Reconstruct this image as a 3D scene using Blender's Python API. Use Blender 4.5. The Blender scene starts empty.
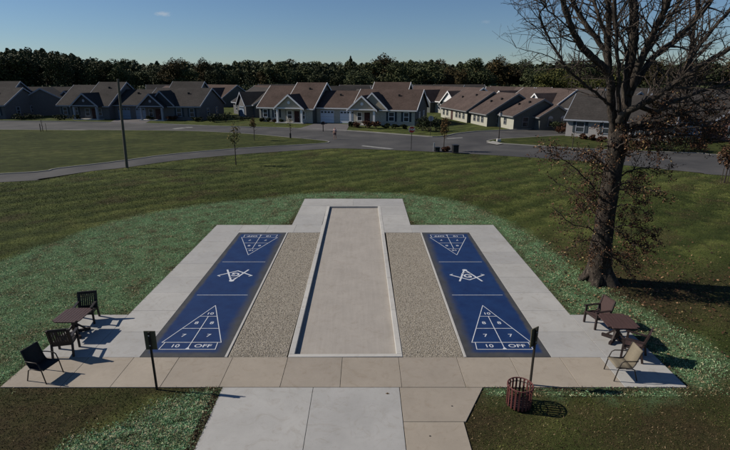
import bpy, bmesh, math, random
import numpy as np
from mathutils import Vector, Matrix, noise as mnoise
R = math.radians
rnd = random.Random(7)
rng = np.random.default_rng(11)
S = bpy.context.scene
COL = S.collection

# ------------------------------------------------------------------ camera model
F = 487.0; CH = 8.4; PITCH = math.atan(150 / F)
CP, SP = math.cos(PITCH), math.sin(PITCH)
def _ray(x, y):
    dx = (x - 365) / F; dy = (225 - y) / F
    return dx, CP + dy * SP, -SP + dy * CP
def gp(x, y, z=0.0):
    dx, ry, rz = _ray(x, y); t = (z - CH) / rz
    return (dx * t, ry * t)
def at(x, y, Y):
    dx, ry, rz = _ray(x, y); t = Y / ry
    return Vector((dx * t, Y, CH + rz * t))

cam = bpy.data.cameras.new("camera"); co = bpy.data.objects.new("camera", cam); COL.objects.link(co)
cam.sensor_width = 36; cam.lens = F / 730 * 36; cam.clip_start = 0.1; cam.clip_end = 9000
co.location = (0, 0, CH); co.rotation_euler = (math.pi / 2 - PITCH, 0, 0)
S.camera = co

# ------------------------------------------------------------------ materials
def mat(name, build):
    m = bpy.data.materials.new(name); m.use_nodes = True
    nt = m.node_tree; nt.nodes.clear()
    out = nt.nodes.new("ShaderNodeOutputMaterial"); b = nt.nodes.new("ShaderNodeBsdfPrincipled")
    nt.links.new(b.outputs[0], out.inputs[0])
    b.inputs["Roughness"].default_value = 0.85
    b.inputs["Specular IOR Level"].default_value = 0.25
    build(nt, b); return m
class N:
    def __init__(s, nt): s.nt = nt
    def n(s, t, **k):
        o = s.nt.nodes.new(t)
        for a, v in k.items():
            if a.startswith("i_"):
                key = a[2:]; key = int(key) if key.isdigit() else key.replace("_", " ")
                if hasattr(v, "is_output"): s.nt.links.new(v, o.inputs[key])
                else: o.inputs[key].default_value = v
            else: setattr(o, a, v)
        return o
    def pos(s): return s.n("ShaderNodeTexCoord").outputs["Object"]
    def geo(s): return s.n("ShaderNodeNewGeometry")
    def noise(s, scale, detail=4, rough=.6, vec=None, dist=0):
        o = s.n("ShaderNodeTexNoise", i_Scale=scale, i_Detail=detail, i_Roughness=rough, i_Distortion=dist)
        s.nt.links.new(vec if vec is not None else s.pos(), o.inputs["Vector"]); return o.outputs["Fac"]
    def ramp(s, fac, stops):
        o = s.n("ShaderNodeValToRGB"); e = o.color_ramp.elements
        while len(e) < len(stops): e.new(.5)
        for q, (p, c) in zip(e, stops):
            q.position = p; q.color = (*c, 1) if len(c) == 3 else c
        s.nt.links.new(fac, o.inputs[0]); return o.outputs[0]
    def mix(s, fac, a, b, mode="MIX"):
        o = s.n("ShaderNodeMix", data_type="RGBA", blend_type=mode)
        for sock, v in ((o.inputs[0], fac), (o.inputs[6], a), (o.inputs[7], b)):
            if hasattr(v, "is_output"): s.nt.links.new(v, sock)
            elif isinstance(v, (int, float)): sock.default_value = v
            else: sock.default_value = (*v, 1)
        return o.outputs[2]
    def math(s, op, a, b=0.0, c=None):
        o = s.n("ShaderNodeMath", operation=op)
        for i, v in enumerate((a, b) if c is None else (a, b, c)):
            if hasattr(v, "is_output"): s.nt.links.new(v, o.inputs[i])
            else: o.inputs[i].default_value = v
        return o.outputs[0]
    def bump(s, b, h, strength=.4, dist=.02):
        o = s.n("ShaderNodeBump", i_Strength=strength, i_Distance=dist)
        s.nt.links.new(h, o.inputs["Height"]); s.nt.links.new(o.outputs[0], b.inputs["Normal"])
    def col(s, b, c): s.nt.links.new(c, b.inputs["Base Color"])
def sc(c, k): return tuple(max(0, x * k) for x in c)
def mottled(name, c, var=.25, scale=3.0, rough=.85, bump=0, fine=60.0, spec=.25):
    """a colour with two sizes of irregular variation"""
    def bd(nt, b):
        n = N(nt); a = n.noise(scale, 5); f = n.noise(fine, 3)
        s = n.math("ADD", n.math("MULTIPLY", a, .6), n.math("MULTIPLY", f, .4))
        n.col(b, n.ramp(s, [(.3, sc(c, 1 - var)), (.7, sc(c, 1 + var))]))
        b.inputs["Roughness"].default_value = rough; b.inputs["Specular IOR Level"].default_value = spec
        if bump: n.bump(b, f, bump, .01)
    return mat(name, bd)
def island(name, stops, rough=.8, trans=0):
    """every loose piece (leaf, blade, stone) gets its own colour from the stops"""
    def bd(nt, b):
        n = N(nt); n.col(b, n.ramp(n.geo().outputs["Random Per Island"], stops))
        b.inputs["Roughness"].default_value = rough
        b.inputs["Specular IOR Level"].default_value = .15
    return mat(name, bd)

def turf(n, p, stripe=1.0, dark=1.0):
    """colour of mown turf at a place: clumps, yellowed spots and the two lays of the mower"""
    sx = n.n("ShaderNodeSeparateXYZ", i_0=p)
    big = n.noise(.12, 4, .6, p); mid = n.noise(.9, 7, .75, p)
    q = n.math("ADD", n.math("MULTIPLY", sx.outputs[0], .62), n.math("MULTIPLY", sx.outputs[1], -.78))
    q = n.math("ADD", n.math("ADD", q, n.math("MULTIPLY", big, 6.0)), n.math("MULTIPLY", mid, 2.6))
    st = n.math("SINE", n.math("MULTIPLY", q, 2.7))
    f = n.math("ADD", n.math("MULTIPLY", mid, .6), n.math("MULTIPLY", big, .4))
    c = n.ramp(f, [(.36, sc((.030, .044, .011), dark)), (.5, sc((.078, .098, .025), dark)), (.62, sc((.150, .162, .048), dark))])
    c = n.mix(n.math("MULTIPLY_ADD", st, .30 * stripe, .32 * stripe), c, sc((.020, .032, .008), dark))
    c = n.mix(n.math("MULTIPLY", n.ramp(n.noise(.35, 5, .7, p), [(.56, (0,) * 3), (.72, (1,) * 3)]), .5), c, sc((.085, .075, .028), dark))
    return c, mid
def lawn_mat(name, stripe, dark, bare_=True):
    def bd(nt, b):
        n = N(nt); p = n.pos(); base, mid = turf(n, p, stripe, dark); fine = n.noise(14, 4, .7, p)
        base = n.mix(n.math("MULTIPLY", n.ramp(fine, [(.45, (0, 0, 0)), (.75, (1, 1, 1))]), .25), base, (.080, .074, .027))
        h = n.math("ADD", fine, n.noise(45, 3, .7, p))
        if bare_:
            at_ = n.n("ShaderNodeAttribute", attribute_name="bare").outputs["Fac"]
            br = n.ramp(n.noise(6, 5, .7, p), [(.3, (.020, .014, .008)), (.55, (.048, .034, .018)), (.75, (.088, .060, .032))])
            base = n.mix(n.math("MULTIPLY", at_, n.ramp(mid, [(.32, (.45,) * 3), (.6, (1,) * 3)])), base, br)
            f = n.noise(22, 5, .75, p)
            c = n.ramp(f, [(.34, (.030, .046, .018)), (.5, (.085, .150, .068)), (.62, (.14, .25, .135)), (.75, (.24, .25, .15))])
            c = n.mix(n.ramp(n.noise(1.1, 4, .6, p), [(.42, (0,) * 3), (.66, (.85,) * 3)]), c, (.050, .042, .020))
            base = n.mix(n.n("ShaderNodeAttribute", attribute_name="seeded").outputs["Fac"], base, c)
        n.col(b, base); b.inputs["Roughness"].default_value = .95; b.inputs["Specular IOR Level"].default_value = .1
        n.bump(b, h, .7, .05)
    return mat(name, bd)
M = {}
M["lawn"] = lawn_mat("lawn", 1.0, .82); M["islandlawn"] = lawn_mat("island_lawn", .45, .50, False)
def bladem(nt, b):
    n = N(nt); c, mid = turf(n, n.pos()); r = n.geo().outputs["Random Per Island"]
    c = n.mix(1.0, c, n.ramp(r, [(0, (.62, .62, .62)), (.6, (1.05, 1.05, 1.0)), (.9, (1.45, 1.4, 1.3)), (1, (2.3, 1.9, 2.0))]), "MULTIPLY")
    n.col(b, c); b.inputs["Roughness"].default_value = .8; b.inputs["Specular IOR Level"].default_value = .15
def conc(c, name, streak=0.0, var=.12):
    def bd(nt, b):
        n = N(nt); p = n.pos()
        a = n.noise(.8, 6, .65); f = n.noise(90, 3, .7); w = n.noise(3.2, 5, .7, dist=1.2)
        col = n.ramp(a, [(.3, sc(c, 1 - var)), (.7, sc(c, 1 + var * .7))])
        col = n.mix(n.math("MULTIPLY", n.ramp(w, [(.5, (0,) * 3), (.72, (1,) * 3)]), .25), col, sc(c, .72))
        col = n.mix(n.math("MULTIPLY", f, .22), col, sc(c, .6))
        col = n.mix(1.0, col, n.ramp(n.geo().outputs["Random Per Island"], [(0, (.87, .87, .88)), (.5, (.96, .955, .945)), (1, (1.05, 1.04, 1.02))]), "MULTIPLY")
        sp = n.noise(26, 2, .5, p); col = n.mix(n.math("MULTIPLY", n.ramp(sp, [(.70, (0,) * 3), (.74, (1,) * 3)]), .35), col, sc(c, .45))
        bl = n.noise(1.7, 6, .75, p, 2.0); col = n.mix(n.math("MULTIPLY", n.ramp(bl, [(.52, (0,) * 3), (.68, (1,) * 3)]), .42), col, (c[0] * .62, c[1] * .56, c[2] * .48))
        if streak:
            v = n.n("ShaderNodeMapping", i_Vector=p); v.inputs["Scale"].default_value = (5, .35, 1)
            s = n.noise(1.6, 5, .7, v.outputs[0]); col = n.mix(n.math("MULTIPLY", n.ramp(s, [(.4, (0,) * 3), (.7, (1,) * 3)]), streak), col, sc(c, 1.35))
        n.col(b, col); b.inputs["Roughness"].default_value = .8; n.bump(b, f, .25, .006)
    return mat(name, bd)
M["conc"] = conc((.355, .35, .34), "grey_concrete")
M["tan"] = conc((.308, .270, .224), "tan_concrete")
M["curb"] = conc((.43, .42, .40), "curb_concrete")
M["bocce"] = conc((.315, .290, .262), "crushed_stone_dust", .18)
M["under"] = mottled("joint_dirt", (.05, .045, .035))
def gravel(nt, b):
    n = N(nt); v = n.n("ShaderNodeTexVoronoi", i_Scale=52.0); nt.links.new(n.pos(), v.inputs["Vector"])
    c = n.ramp(n.math("FRACT", n.math("MULTIPLY", n.n("ShaderNodeSeparateColor", i_0=v.outputs["Color"]).outputs[0], 1.0)),
               [(0, (.16, .142, .115)), (.35, (.27, .24, .195)), (.7, (.35, .315, .26)), (1, (.43, .395, .34))])
    c = n.mix(n.math("MULTIPLY", n.noise(1.3, 4), .45), c, (.20, .17, .13))
    n.col(b, c); n.bump(b, n.math("SUBTRACT", 1.0, v.outputs["Distance"]), .8, .02)
M["gravel"] = mat("gravel_bed", gravel)
M["pebble"] = island("pebbles", [(0, (.13, .115, .09)), (.3, (.25, .22, .175)), (.6, (.35, .31, .25)), (.9, (.46, .42, .36)), (1, (.6, .57, .52))])
def court(nt, b):
    n = N(nt); p = n.pos(); s = n.n("ShaderNodeSeparateXYZ", i_0=p); x, y = s.outputs[0], s.outputs[1]
    # sprayed blue field fading into the dark sealed slab; "in" side is the wider, softer fade (object -x)
    wob = n.math("MULTIPLY", n.math("SUBTRACT", n.noise(1.1, 5, .7), .5), .55)
    xin = n.math("ADD", x, wob)
    l = n.n("ShaderNodeMapRange", interpolation_type="SMOOTHSTEP", i_0=xin, i_1=-1.26, i_2=-.84).outputs[0]
    r = n.n("ShaderNodeMapRange", interpolation_type="SMOOTHSTEP", i_0=n.math("ADD", x, n.math("MULTIPLY", wob, .35)), i_1=1.20, i_2=1.05).outputs[0]
    ay = n.math("ABSOLUTE", y)
    e = n.n("ShaderNodeMapRange", interpolation_type="SMOOTHSTEP", i_0=n.math("ADD", ay, n.math("MULTIPLY", wob, .4)), i_1=6.12, i_2=5.88).outputs[0]
    k = n.math("MULTIPLY", n.math("MULTIPLY", l, r), e)
    f = n.noise(80, 3, .7)
    slab = n.ramp(n.noise(2.2, 5), [(.3, (.040, .041, .042)), (.7, (.066, .065, .062))])
    slab = n.mix(n.math("MULTIPLY", n.ramp(xin, [(.0, (0,) * 3), (1, (0,) * 3)]), 1), slab, slab)
    blue = n.ramp(n.noise(1.6, 6, .7), [(.3, (.0045, .0175, .074)), (.7, (.009, .033, .112))])
    c = n.mix(k, slab, blue); c = n.mix(n.math("MULTIPLY", f, .2), c, (.02, .025, .05))
    n.col(b, c); b.inputs["Roughness"].default_value = .6; n.bump(b, f, .12, .004)
M["court"] = mat("court_paint", court)
M["line"] = mottled("white_paint_lines", (.46, .48, .52), .25, 9)
def asphalt(nt, b):
    n = N(nt); a = n.noise(.22, 5, .6); f = n.noise(25, 3, .7)
    c = n.ramp(a, [(.32, (.040, .039, .039)), (.5, (.060, .058, .056)), (.66, (.084, .080, .076))])
    tr = n.noise(1.6, 6, .75, None, 2.5); c = n.mix(n.ramp(tr, [(.49, (0,) * 3), (.50, (.7,) * 3), (.51, (0,) * 3)]), c, (.022, .021, .021))
    c = n.mix(n.math("MULTIPLY", f, .3), c, (.03, .03, .033)); n.col(b, c); n.bump(b, f, .3, .01)
M["asphalt"] = mat("asphalt", asphalt)
M["drive"] = mottled("driveway_asphalt", (.10, .092, .092), .2, .8)
M["kerb"] = mottled("kerb_concrete", (.26, .25, .23), .2, 1)
M["whiteroad"] = mottled("road_paint", (.20, .20, .19), .4, 2)
def bark(nt, b):
    n = N(nt); p = n.pos(); v = n.n("ShaderNodeMapping", i_Vector=p); v.inputs["Scale"].default_value = (1, 1, .22)
    f = n.noise(15, 6, .8, v.outputs[0], 1.2); g = n.noise(1.4, 4)
    c = n.ramp(f, [(.38, (.008, .006, .005)), (.5, (.040, .031, .025)), (.64, (.125, .10, .08))])
    c = n.mix(n.ramp(g, [(.45, (0,) * 3), (.75, (.55,) * 3)]), c, (.065, .060, .048))
    n.col(b, c); n.bump(b, f, 1, .06); b.inputs["Roughness"].default_value = .95
M["bark"] = mat("bark", bark)
M["twig"] = mottled("twig_bark", (.046, .036, .029), .4, 4)
M["russet"] = island("russet_leaves", [(0, (.022, .012, .008)), (.5, (.060, .030, .018)), (.8, (.12, .062, .034)), (.94, (.24, .145, .08)), (1, (.24, .19, .08))])
M["forest"] = island("forest_leaves", [(0, (.030, .038, .020)), (.5, (.042, .052, .025)), (.85, (.056, .063, .029)), (1, (.076, .072, .033))])
M["forestpale"] = island("mid_green_leaves", [(0, (.043, .055, .026)), (.5, (.062, .076, .034)), (.85, (.080, .090, .039)), (1, (.10, .095, .041))])
M["forest2"] = island("autumn_leaves", [(0, (.028, .026, .012)), (.5, (.060, .050, .021)), (.85, (.085, .064, .026)), (1, (.11, .066, .024))])
M["forest3"] = island("yellow_green_leaves", [(0, (.022, .028, .009)), (.5, (.060, .066, .018)), (.9, (.10, .098, .026)), (1, (.13, .11, .03))])
M["shrub"] = island("shrub_leaves", [(0, (.010, .016, .008)), (.6, (.024, .034, .014)), (1, (.05, .055, .02))])
M["redshrub"] = island("red_shrub_leaves", [(0, (.03, .013, .010)), (.6, (.065, .030, .018)), (1, (.11, .055, .026))])
M["youngleaf"] = island("young_tree_leaves", [(0, (.05, .05, .016)), (.6, (.10, .085, .025)), (1, (.16, .11, .03))])
M["orangeleaf"] = island("orange_leaves", [(0, (.045, .030, .012)), (.6, (.095, .058, .022)), (1, (.15, .085, .03))])
M["blade"] = mat("grass_blades", bladem)
M["dry"] = island("dry_grass", [(0, (.020, .014, .008)), (.5, (.055, .038, .018)), (.88, (.11, .078, .040)), (1, (.30, .22, .13))])
def mulchm(nt, b):
    n = N(nt); p = n.pos(); cl = n.noise(5.5, 4, .7, p); pt = n.noise(.7, 3, .6, p)
    f = n.math("ADD", n.math("MULTIPLY", n.math("SUBTRACT", cl, .5), 1.9), n.math("MULTIPLY", n.geo().outputs["Random Per Island"], .62)); f = n.math("ADD", f, .265)
    c = n.ramp(f, [(.08, (.030, .038, .016)), (.25, (.085, .118, .046)), (.42, (.135, .255, .115)), (.60, (.19, .42, .225)), (.76, (.34, .45, .26)), (.93, (.60, .52, .34))])
    c = n.mix(n.math("MULTIPLY", n.ramp(n.noise(1.5, 5, .75, p, 1.0), [(.47, (0,) * 3), (.62, (1,) * 3)]), .62), c, (.105, .095, .045))
    n.col(b, c); b.inputs["Roughness"].default_value = .9; b.inputs["Specular IOR Level"].default_value = .1
M["mulch"] = mat("mulch_fibre", mulchm)
M["soil"] = island("soil_crumbs", [(0, (.025, .018, .010)), (.6, (.065, .045, .026)), (1, (.14, .095, .055))])
M["mulchdry"] = island("dry_mulch_fibre", [(0, (.05, .045, .02)), (.5, (.19, .15, .08)), (1, (.48, .37, .23))])
def wood(name, c):
    def bd(nt, b):
        n = N(nt); v = n.n("ShaderNodeMapping", i_Vector=n.pos()); v.inputs["Scale"].default_value = (14, 2, 2)
        f = n.noise(3, 4, .6, v.outputs[0]); n.col(b, n.ramp(f, [(.3, sc(c, .75)), (.7, sc(c, 1.25))]))
        b.inputs["Roughness"].default_value = .55; b.inputs["Specular IOR Level"].default_value = .35
    return mat(name, bd)
M["wood"] = wood("brown_furniture_plank", (.060, .034, .030))
M["wooddark"] = wood("dark_furniture_plank", (.016, .012, .012))
M["frame"] = wood("dark_brown_frame", (.024, .015, .014))
M["slingbrown"] = mottled("brown_sling_fabric", (.055, .034, .032), .2, 30)
M["slingtan"] = mottled("tan_sling_fabric", (.17, .145, .105), .15, 30)
M["slingdark"] = mottled("dark_sling_fabric", (.022, .021, .021), .2, 30)
M["metal"] = mottled("bronze_metal", (.030, .024, .020), .2, 20, .45)
M["signback"] = mottled("olive_bronze_panel", (.095, .086, .055), .2, 8, .5)
M["signpost"] = mottled("dark_post", (.020, .017, .014), .2, 8, .6)
M["canslat"] = mottled("red_brown_slats", (.105, .036, .033), .25, 14, .6)
M["canring"] = mottled("dark_can_ring", (.022, .014, .014), .2, 14, .5)
M["polewood"] = mottled("weathered_pole", (.10, .092, .070), .25, 3)
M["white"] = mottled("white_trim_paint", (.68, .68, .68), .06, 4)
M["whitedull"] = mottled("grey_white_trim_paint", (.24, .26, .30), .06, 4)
M["endwall"] = mottled("shaded_grey_green_siding", (.085, .092, .088), .12, 2)  # grey-green siding with the gable ends' shade put into its colour
M["whitestone"] = mottled("pale_grey_stone_wall", (.27, .255, .25), .25, 5)
M["trimgrey"] = mottled("grey_trim_paint", (.15, .155, .16), .08, 4)
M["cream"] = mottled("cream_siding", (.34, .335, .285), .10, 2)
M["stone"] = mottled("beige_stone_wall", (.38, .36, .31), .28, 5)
M["greyside"] = mottled("grey_siding", (.10, .10, .105), .12, 2)
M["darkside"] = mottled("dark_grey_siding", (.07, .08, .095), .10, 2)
M["shingle"] = mottled("beige_gable_shingles", (.40, .34, .25), .2, 8)
M["darkgable"] = mottled("dark_gable_shingles", (.040, .042, .048), .2, 8)
M["brick"] = mottled("red_brick", (.17, .085, .065), .3, 9)
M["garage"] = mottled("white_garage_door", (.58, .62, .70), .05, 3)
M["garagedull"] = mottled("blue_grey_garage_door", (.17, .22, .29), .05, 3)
M["door"] = mottled("dark_door", (.045, .02, .018), .2, 3)
M["shutter"] = mottled("dark_shutters", (.03, .04, .05), .2, 3)
def glass(nt, b):
    n = N(nt); n.col(b, n.ramp(n.noise(.7, 2), [(.3, (.02, .025, .03)), (.7, (.05, .06, .07))])); b.inputs["Roughness"].default_value = .08; b.inputs["Specular IOR Level"].default_value = .6
M["glass"] = mat("window_glass", glass)
def roofm(name, c):
    def bd(nt, b):
        n = N(nt); p = n.pos(); s = n.n("ShaderNodeSeparateXYZ", i_0=p)
        rows = n.math("FRACT", n.math("MULTIPLY", s.outputs[2], 4.2))
        v = n.n("ShaderNodeMapping", i_Vector=p); v.inputs["Scale"].default_value = (2.5, 2.5, 9)
        f = n.noise(1.5, 4, .7, v.outputs[0]); a = n.noise(.5, 4)
        col = n.ramp(n.math("ADD", n.math("MULTIPLY", f, .6), n.math("MULTIPLY", a, .4)), [(.34, sc(c, .58)), (.66, sc(c, 1.38))])
        col = n.mix(n.ramp(rows, [(.80, (0,) * 3), (1, (.45,) * 3)]), col, sc(c, .4))
        n.col(b, col); b.inputs["Roughness"].default_value = .95; b.inputs["Specular IOR Level"].default_value = .1
    return mat(name, bd)
M["roofbrown"] = roofm("brown_shingle_roof", (.068, .049, .042))
M["roofgrey"] = roofm("grey_shingle_roof", (.042, .038, .036))
M["roofred"] = roofm("red_brown_shingle_roof", (.074, .055, .049))
M["skin"] = mottled("skin", (.36, .21, .15), .08, 5)
M["shirt"] = mottled("pale_pink_shirt", (.55, .38, .38), .08, 5)
M["shorts"] = mottled("dark_shorts", (.06, .03, .045), .1, 5)
M["hair"] = mottled("dark_hair", (.025, .016, .012), .1, 5)
M["red"] = mottled("red_sign_face", (.50, .045, .025), .08, 5, .5)
M["alu"] = mottled("grey_sign_back", (.30, .31, .32), .08, 5, .45)
M["lampglass"] = mottled("frosted_lamp_glass", (.34, .35, .36), .08, 5, .3)
M["black"] = mottled("black_plastic", (.014, .014, .015), .15, 8, .5)

# ------------------------------------------------------------------ mesh helper
class MB:
    def __init__(s): s.v = []; s.f = []; s.mi = []
    def add(s, vs, fs, mi=0):
        o = len(s.v); s.v += [tuple(q) for q in vs]
        for f in fs: s.f.append(tuple(i + o for i in f)); s.mi.append(mi)
        return s
    def box(s, cx, cy, cz, sx, sy, sz, mi=0, m=None):
        hx, hy, hz = sx / 2, sy / 2, sz / 2
        vs = [Vector((a * hx, b * hy, c * hz)) for c in (-1, 1) for a, b in ((-1, -1), (1, -1), (1, 1), (-1, 1))]
        if m is not None: vs = [m @ q for q in vs]
        vs = [(q[0] + cx, q[1] + cy, q[2] + cz) for q in vs]
        return s.add(vs, [(3, 2, 1, 0), (4, 5, 6, 7), (0, 1, 5, 4), (1, 2, 6, 5), (2, 3, 7, 6), (3, 0, 4, 7)], mi)
    def bar(s, a, b, w, t, mi=0, up=(0, 0, 1)):
        a, b = Vector(a), Vector(b); d = b - a; L = d.length; z = d / L
        u = Vector(up)
        if abs(z.dot(u)) > .98: u = Vector((0, 1, 0))
        x = u.cross(z).normalized(); y = z.cross(x)
        m = Matrix((x, y, z)).transposed(); c = (a + b) / 2
        return s.box(c.x, c.y, c.z, w, t, L, mi, m)
    def prism(s, poly, z0, z1, mi=0):
        n = len(poly)
        area = sum(poly[i][0] * poly[(i + 1) % n][1] - poly[(i + 1) % n][0] * poly[i][1] for i in range(n))
        if area < 0: poly = poly[::-1]
        vs = [(x, y, z0) for x, y in poly] + [(x, y, z1) for x, y in poly]
        fs = [tuple(range(n - 1, -1, -1)), tuple(range(n, 2 * n))] + [(i, (i + 1) % n, n + (i + 1) % n, n + i) for i in range(n)]
        return s.add(vs, fs, mi)
    def extr(s, prof, axis, a0, a1, mi=0):
        """profile of (h, z) pairs extruded along local x ('u') or y ('v')"""
        n = len(prof)
        area = sum(prof[i][0] * prof[(i + 1) % n][1] - prof[(i + 1) % n][0] * prof[i][1] for i in range(n))
        if area < 0: prof = prof[::-1]
        mk = (lambda h, z, a: (a, h, z)) if axis == 'u' else (lambda h, z, a: (h, a, z))
        vs = [mk(h, z, a0) for h, z in prof] + [mk(h, z, a1) for h, z in prof]
        e0, e1 = tuple(range(n - 1, -1, -1)), tuple(range(n, 2 * n))
        sd = [(i, (i + 1) % n, n + (i + 1) % n, n + i) for i in range(n)]
        fs = [e0, e1] + sd
        if axis == 'v': fs = [f[::-1] for f in fs]
        return s.add(vs, fs, mi)
    def tube(s, pts, rad, n=6, mi=0, cap=True):
        pts = [Vector(p) for p in pts]; rings = []; o = len(s.v)
        ref = Vector((.31, .87, .38))
        for i, p in enumerate(pts):
            d = (pts[min(i + 1, len(pts) - 1)] - pts[max(i - 1, 0)])
            d = d.normalized() if d.length > 1e-9 else Vector((0, 0, 1))
            x = d.cross(ref)
            if x.length < 1e-3: x = d.cross(Vector((1, 0, 0)))
            x.normalize(); y = d.cross(x); r = rad[i] if hasattr(rad, '__len__') else rad
            for k in range(n):
                a = 2 * math.pi * k / n; s.v.append(tuple(p + (x * math.cos(a) + y * math.sin(a)) * r))
        for i in range(len(pts) - 1):
            for k in range(n):
                s.f.append((o + i * n + k, o + i * n + (k + 1) % n, o + (i + 1) * n + (k + 1) % n, o + (i + 1) * n + k)); s.mi.append(mi)
        if cap:
            s.f.append(tuple(o + k for k in range(n - 1, -1, -1))); s.mi.append(mi)
            e = o + (len(pts) - 1) * n; s.f.append(tuple(e + k for k in range(n))); s.mi.append(mi)
        return s
    def build(s, name, mats, parent=None, loc=(0, 0, 0), smooth=False, bevel=0):
        me = bpy.data.meshes.new(name); me.from_pydata(s.v, [], s.f)
        mats = mats if isinstance(mats, (list, tuple)) else [mats]
        for m in mats: me.materials.append(M[m] if isinstance(m, str) else m)
        if len(mats) > 1: me.polygons.foreach_set("material_index", s.mi)
        if smooth: me.polygons.foreach_set("use_smooth", [True] * len(me.polygons))
        me.update(); o = bpy.data.objects.new(name, me); COL.objects.link(o); o.location = loc
        if parent: o.parent = parent
        if bevel:
            bv = o.modifiers.new("bevel", "BEVEL"); bv.width = bevel; bv.segments = 2; bv.limit_method = 'ANGLE'
        return o
def npmesh(name, V, Fc, mats, parent=None, mi=None):
    """big mesh of equal-sided faces from numpy arrays"""
    me = bpy.data.meshes.new(name); k = Fc.shape[1]
    me.vertices.add(len(V)); me.vertices.foreach_set("co", V.astype(np.float32).ravel())
    me.loops.add(Fc.size); me.loops.foreach_set("vertex_index", Fc.astype(np.int32).ravel())
    me.polygons.add(len(Fc)); me.polygons.foreach_set("loop_start", np.arange(0, Fc.size, k, dtype=np.int32))
    for m in mats: me.materials.append(M[m])
    if mi is not None: me.polygons.foreach_set("material_index", mi.astype(np.int32))
    me.update(calc_edges=True)
    o = bpy.data.objects.new(name, me); COL.objects.link(o)
    if parent: o.parent = parent
    return o
def tag(o, label, cat, group=None, kind=None):
    if label: o["label"] = label
    if cat: o["category"] = cat
    if group: o["group"] = group
    if kind: o["kind"] = kind
    return o
def thing(name, label, cat, loc=(0, 0, 0), rz=0, group=None):
    o = bpy.data.objects.new(name, None); COL.objects.link(o); o.location = loc; o.rotation_euler = (0, 0, rz)
    o.empty_display_size = .3
    return tag(o, label, cat, group)
def structure(o, label=None, cat=None):
    o["kind"] = "structure"
    if label: o["label"] = label
    if cat: o["category"] = cat
    return o
def kids(o): return [c for c in bpy.data.objects if c.parent == o]
def dup(root, loc=None, rz=None, label=None, group=None, scale=None):
    def cp(o, par):
        c = o.copy(); COL.objects.link(c)
        if par: c.parent = par
        for ch in KID.get(o.name, ()): cp(ch, c)
        return c
    KID = {}
    for o in bpy.data.objects:
        if o.parent: KID.setdefault(o.parent.name, []).append(o)
    r = cp(root, None)
    if loc is not None: r.location = loc
    if rz is not None: r.rotation_euler = (0, 0, rz)
    if label: r["label"] = label
    if group: r["group"] = group
    if scale: r.scale = scale
    return r
def px(poly, z=0): return [gp(x, y, z) for x, y in poly]

# ------------------------------------------------------------------ light and sky
SUN_EL, SUN_AZ = R(36), math.atan2(.166, -.986)          # direction towards the sun
w = bpy.data.worlds.new("World"); S.world = w; w.use_nodes = True
nt = w.node_tree; nt.nodes.clear(); n = N(nt)
sky = n.n("ShaderNodeTexSky", sky_type='NISHITA', sun_disc=False, sun_elevation=SUN_EL, sun_rotation=math.pi / 2 - SUN_AZ)
sky.altitude = 300; sky.air_density = 1.0; sky.dust_density = 0.0; sky.ozone_density = 2.0
Dc = Vector(_ray(163, 14)).normalized()
def wisp(D, kx, kz, amt, base):
    d = n.n("ShaderNodeVectorMath", operation="SUBTRACT", i_0=n.n("ShaderNodeTexCoord").outputs["Generated"]); d.inputs[1].default_value = D
    m_ = n.n("ShaderNodeVectorMath", operation="MULTIPLY", i_0=d.outputs[0]); m_.inputs[1].default_value = (kx, 6, kz)
    ln = n.n("ShaderNodeVectorMath", operation="LENGTH", i_0=m_.outputs[0]).outputs["Value"]
    ns = n.noise(2.2, 5, .7, m_.outputs[0])
    f = n.math("MULTIPLY", n.n("ShaderNodeMapRange", interpolation_type="SMOOTHSTEP", i_0=n.math("ADD", ln, n.math("MULTIPLY", n.math("SUBTRACT", ns, .5), 1.6)), i_1=1.0, i_2=.1).outputs[0], amt)
    return n.mix(f, base, (9.5, 9.8, 10.2))
skyc = n.mix(1.0, sky.outputs[0], (.80, .975, 1.22), "MULTIPLY")
skyc = wisp(Dc, 62, 190, .42, skyc); skyc = wisp(Vector(_ray(486, 22)).normalized(), 90, 240, .12, skyc)
bg = n.n("ShaderNodeBackground", i_Strength=.05); nt.links.new(skyc, bg.inputs[0])
nt.links.new(bg.outputs[0], n.n("ShaderNodeOutputWorld").inputs[0])
sl = bpy.data.lights.new("sun", 'SUN'); sl.energy = 4.8; sl.angle = R(.53); sl.color = (1, .925, .81)
so = bpy.data.objects.new("sun", sl); COL.objects.link(so)
dv = Vector((math.cos(SUN_AZ) * math.cos(SUN_EL), math.sin(SUN_AZ) * math.cos(SUN_EL), math.sin(SUN_EL)))
so.rotation_euler = dv.to_track_quat('Z', 'Y').to_euler(); so.location = dv * 60
vs_ = S.view_settings; vs_.view_transform = 'Standard'; vs_.look = 'None'; vs_.exposure = .16; vs_.gamma = 1; vs_.use_curve_mapping = False

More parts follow.
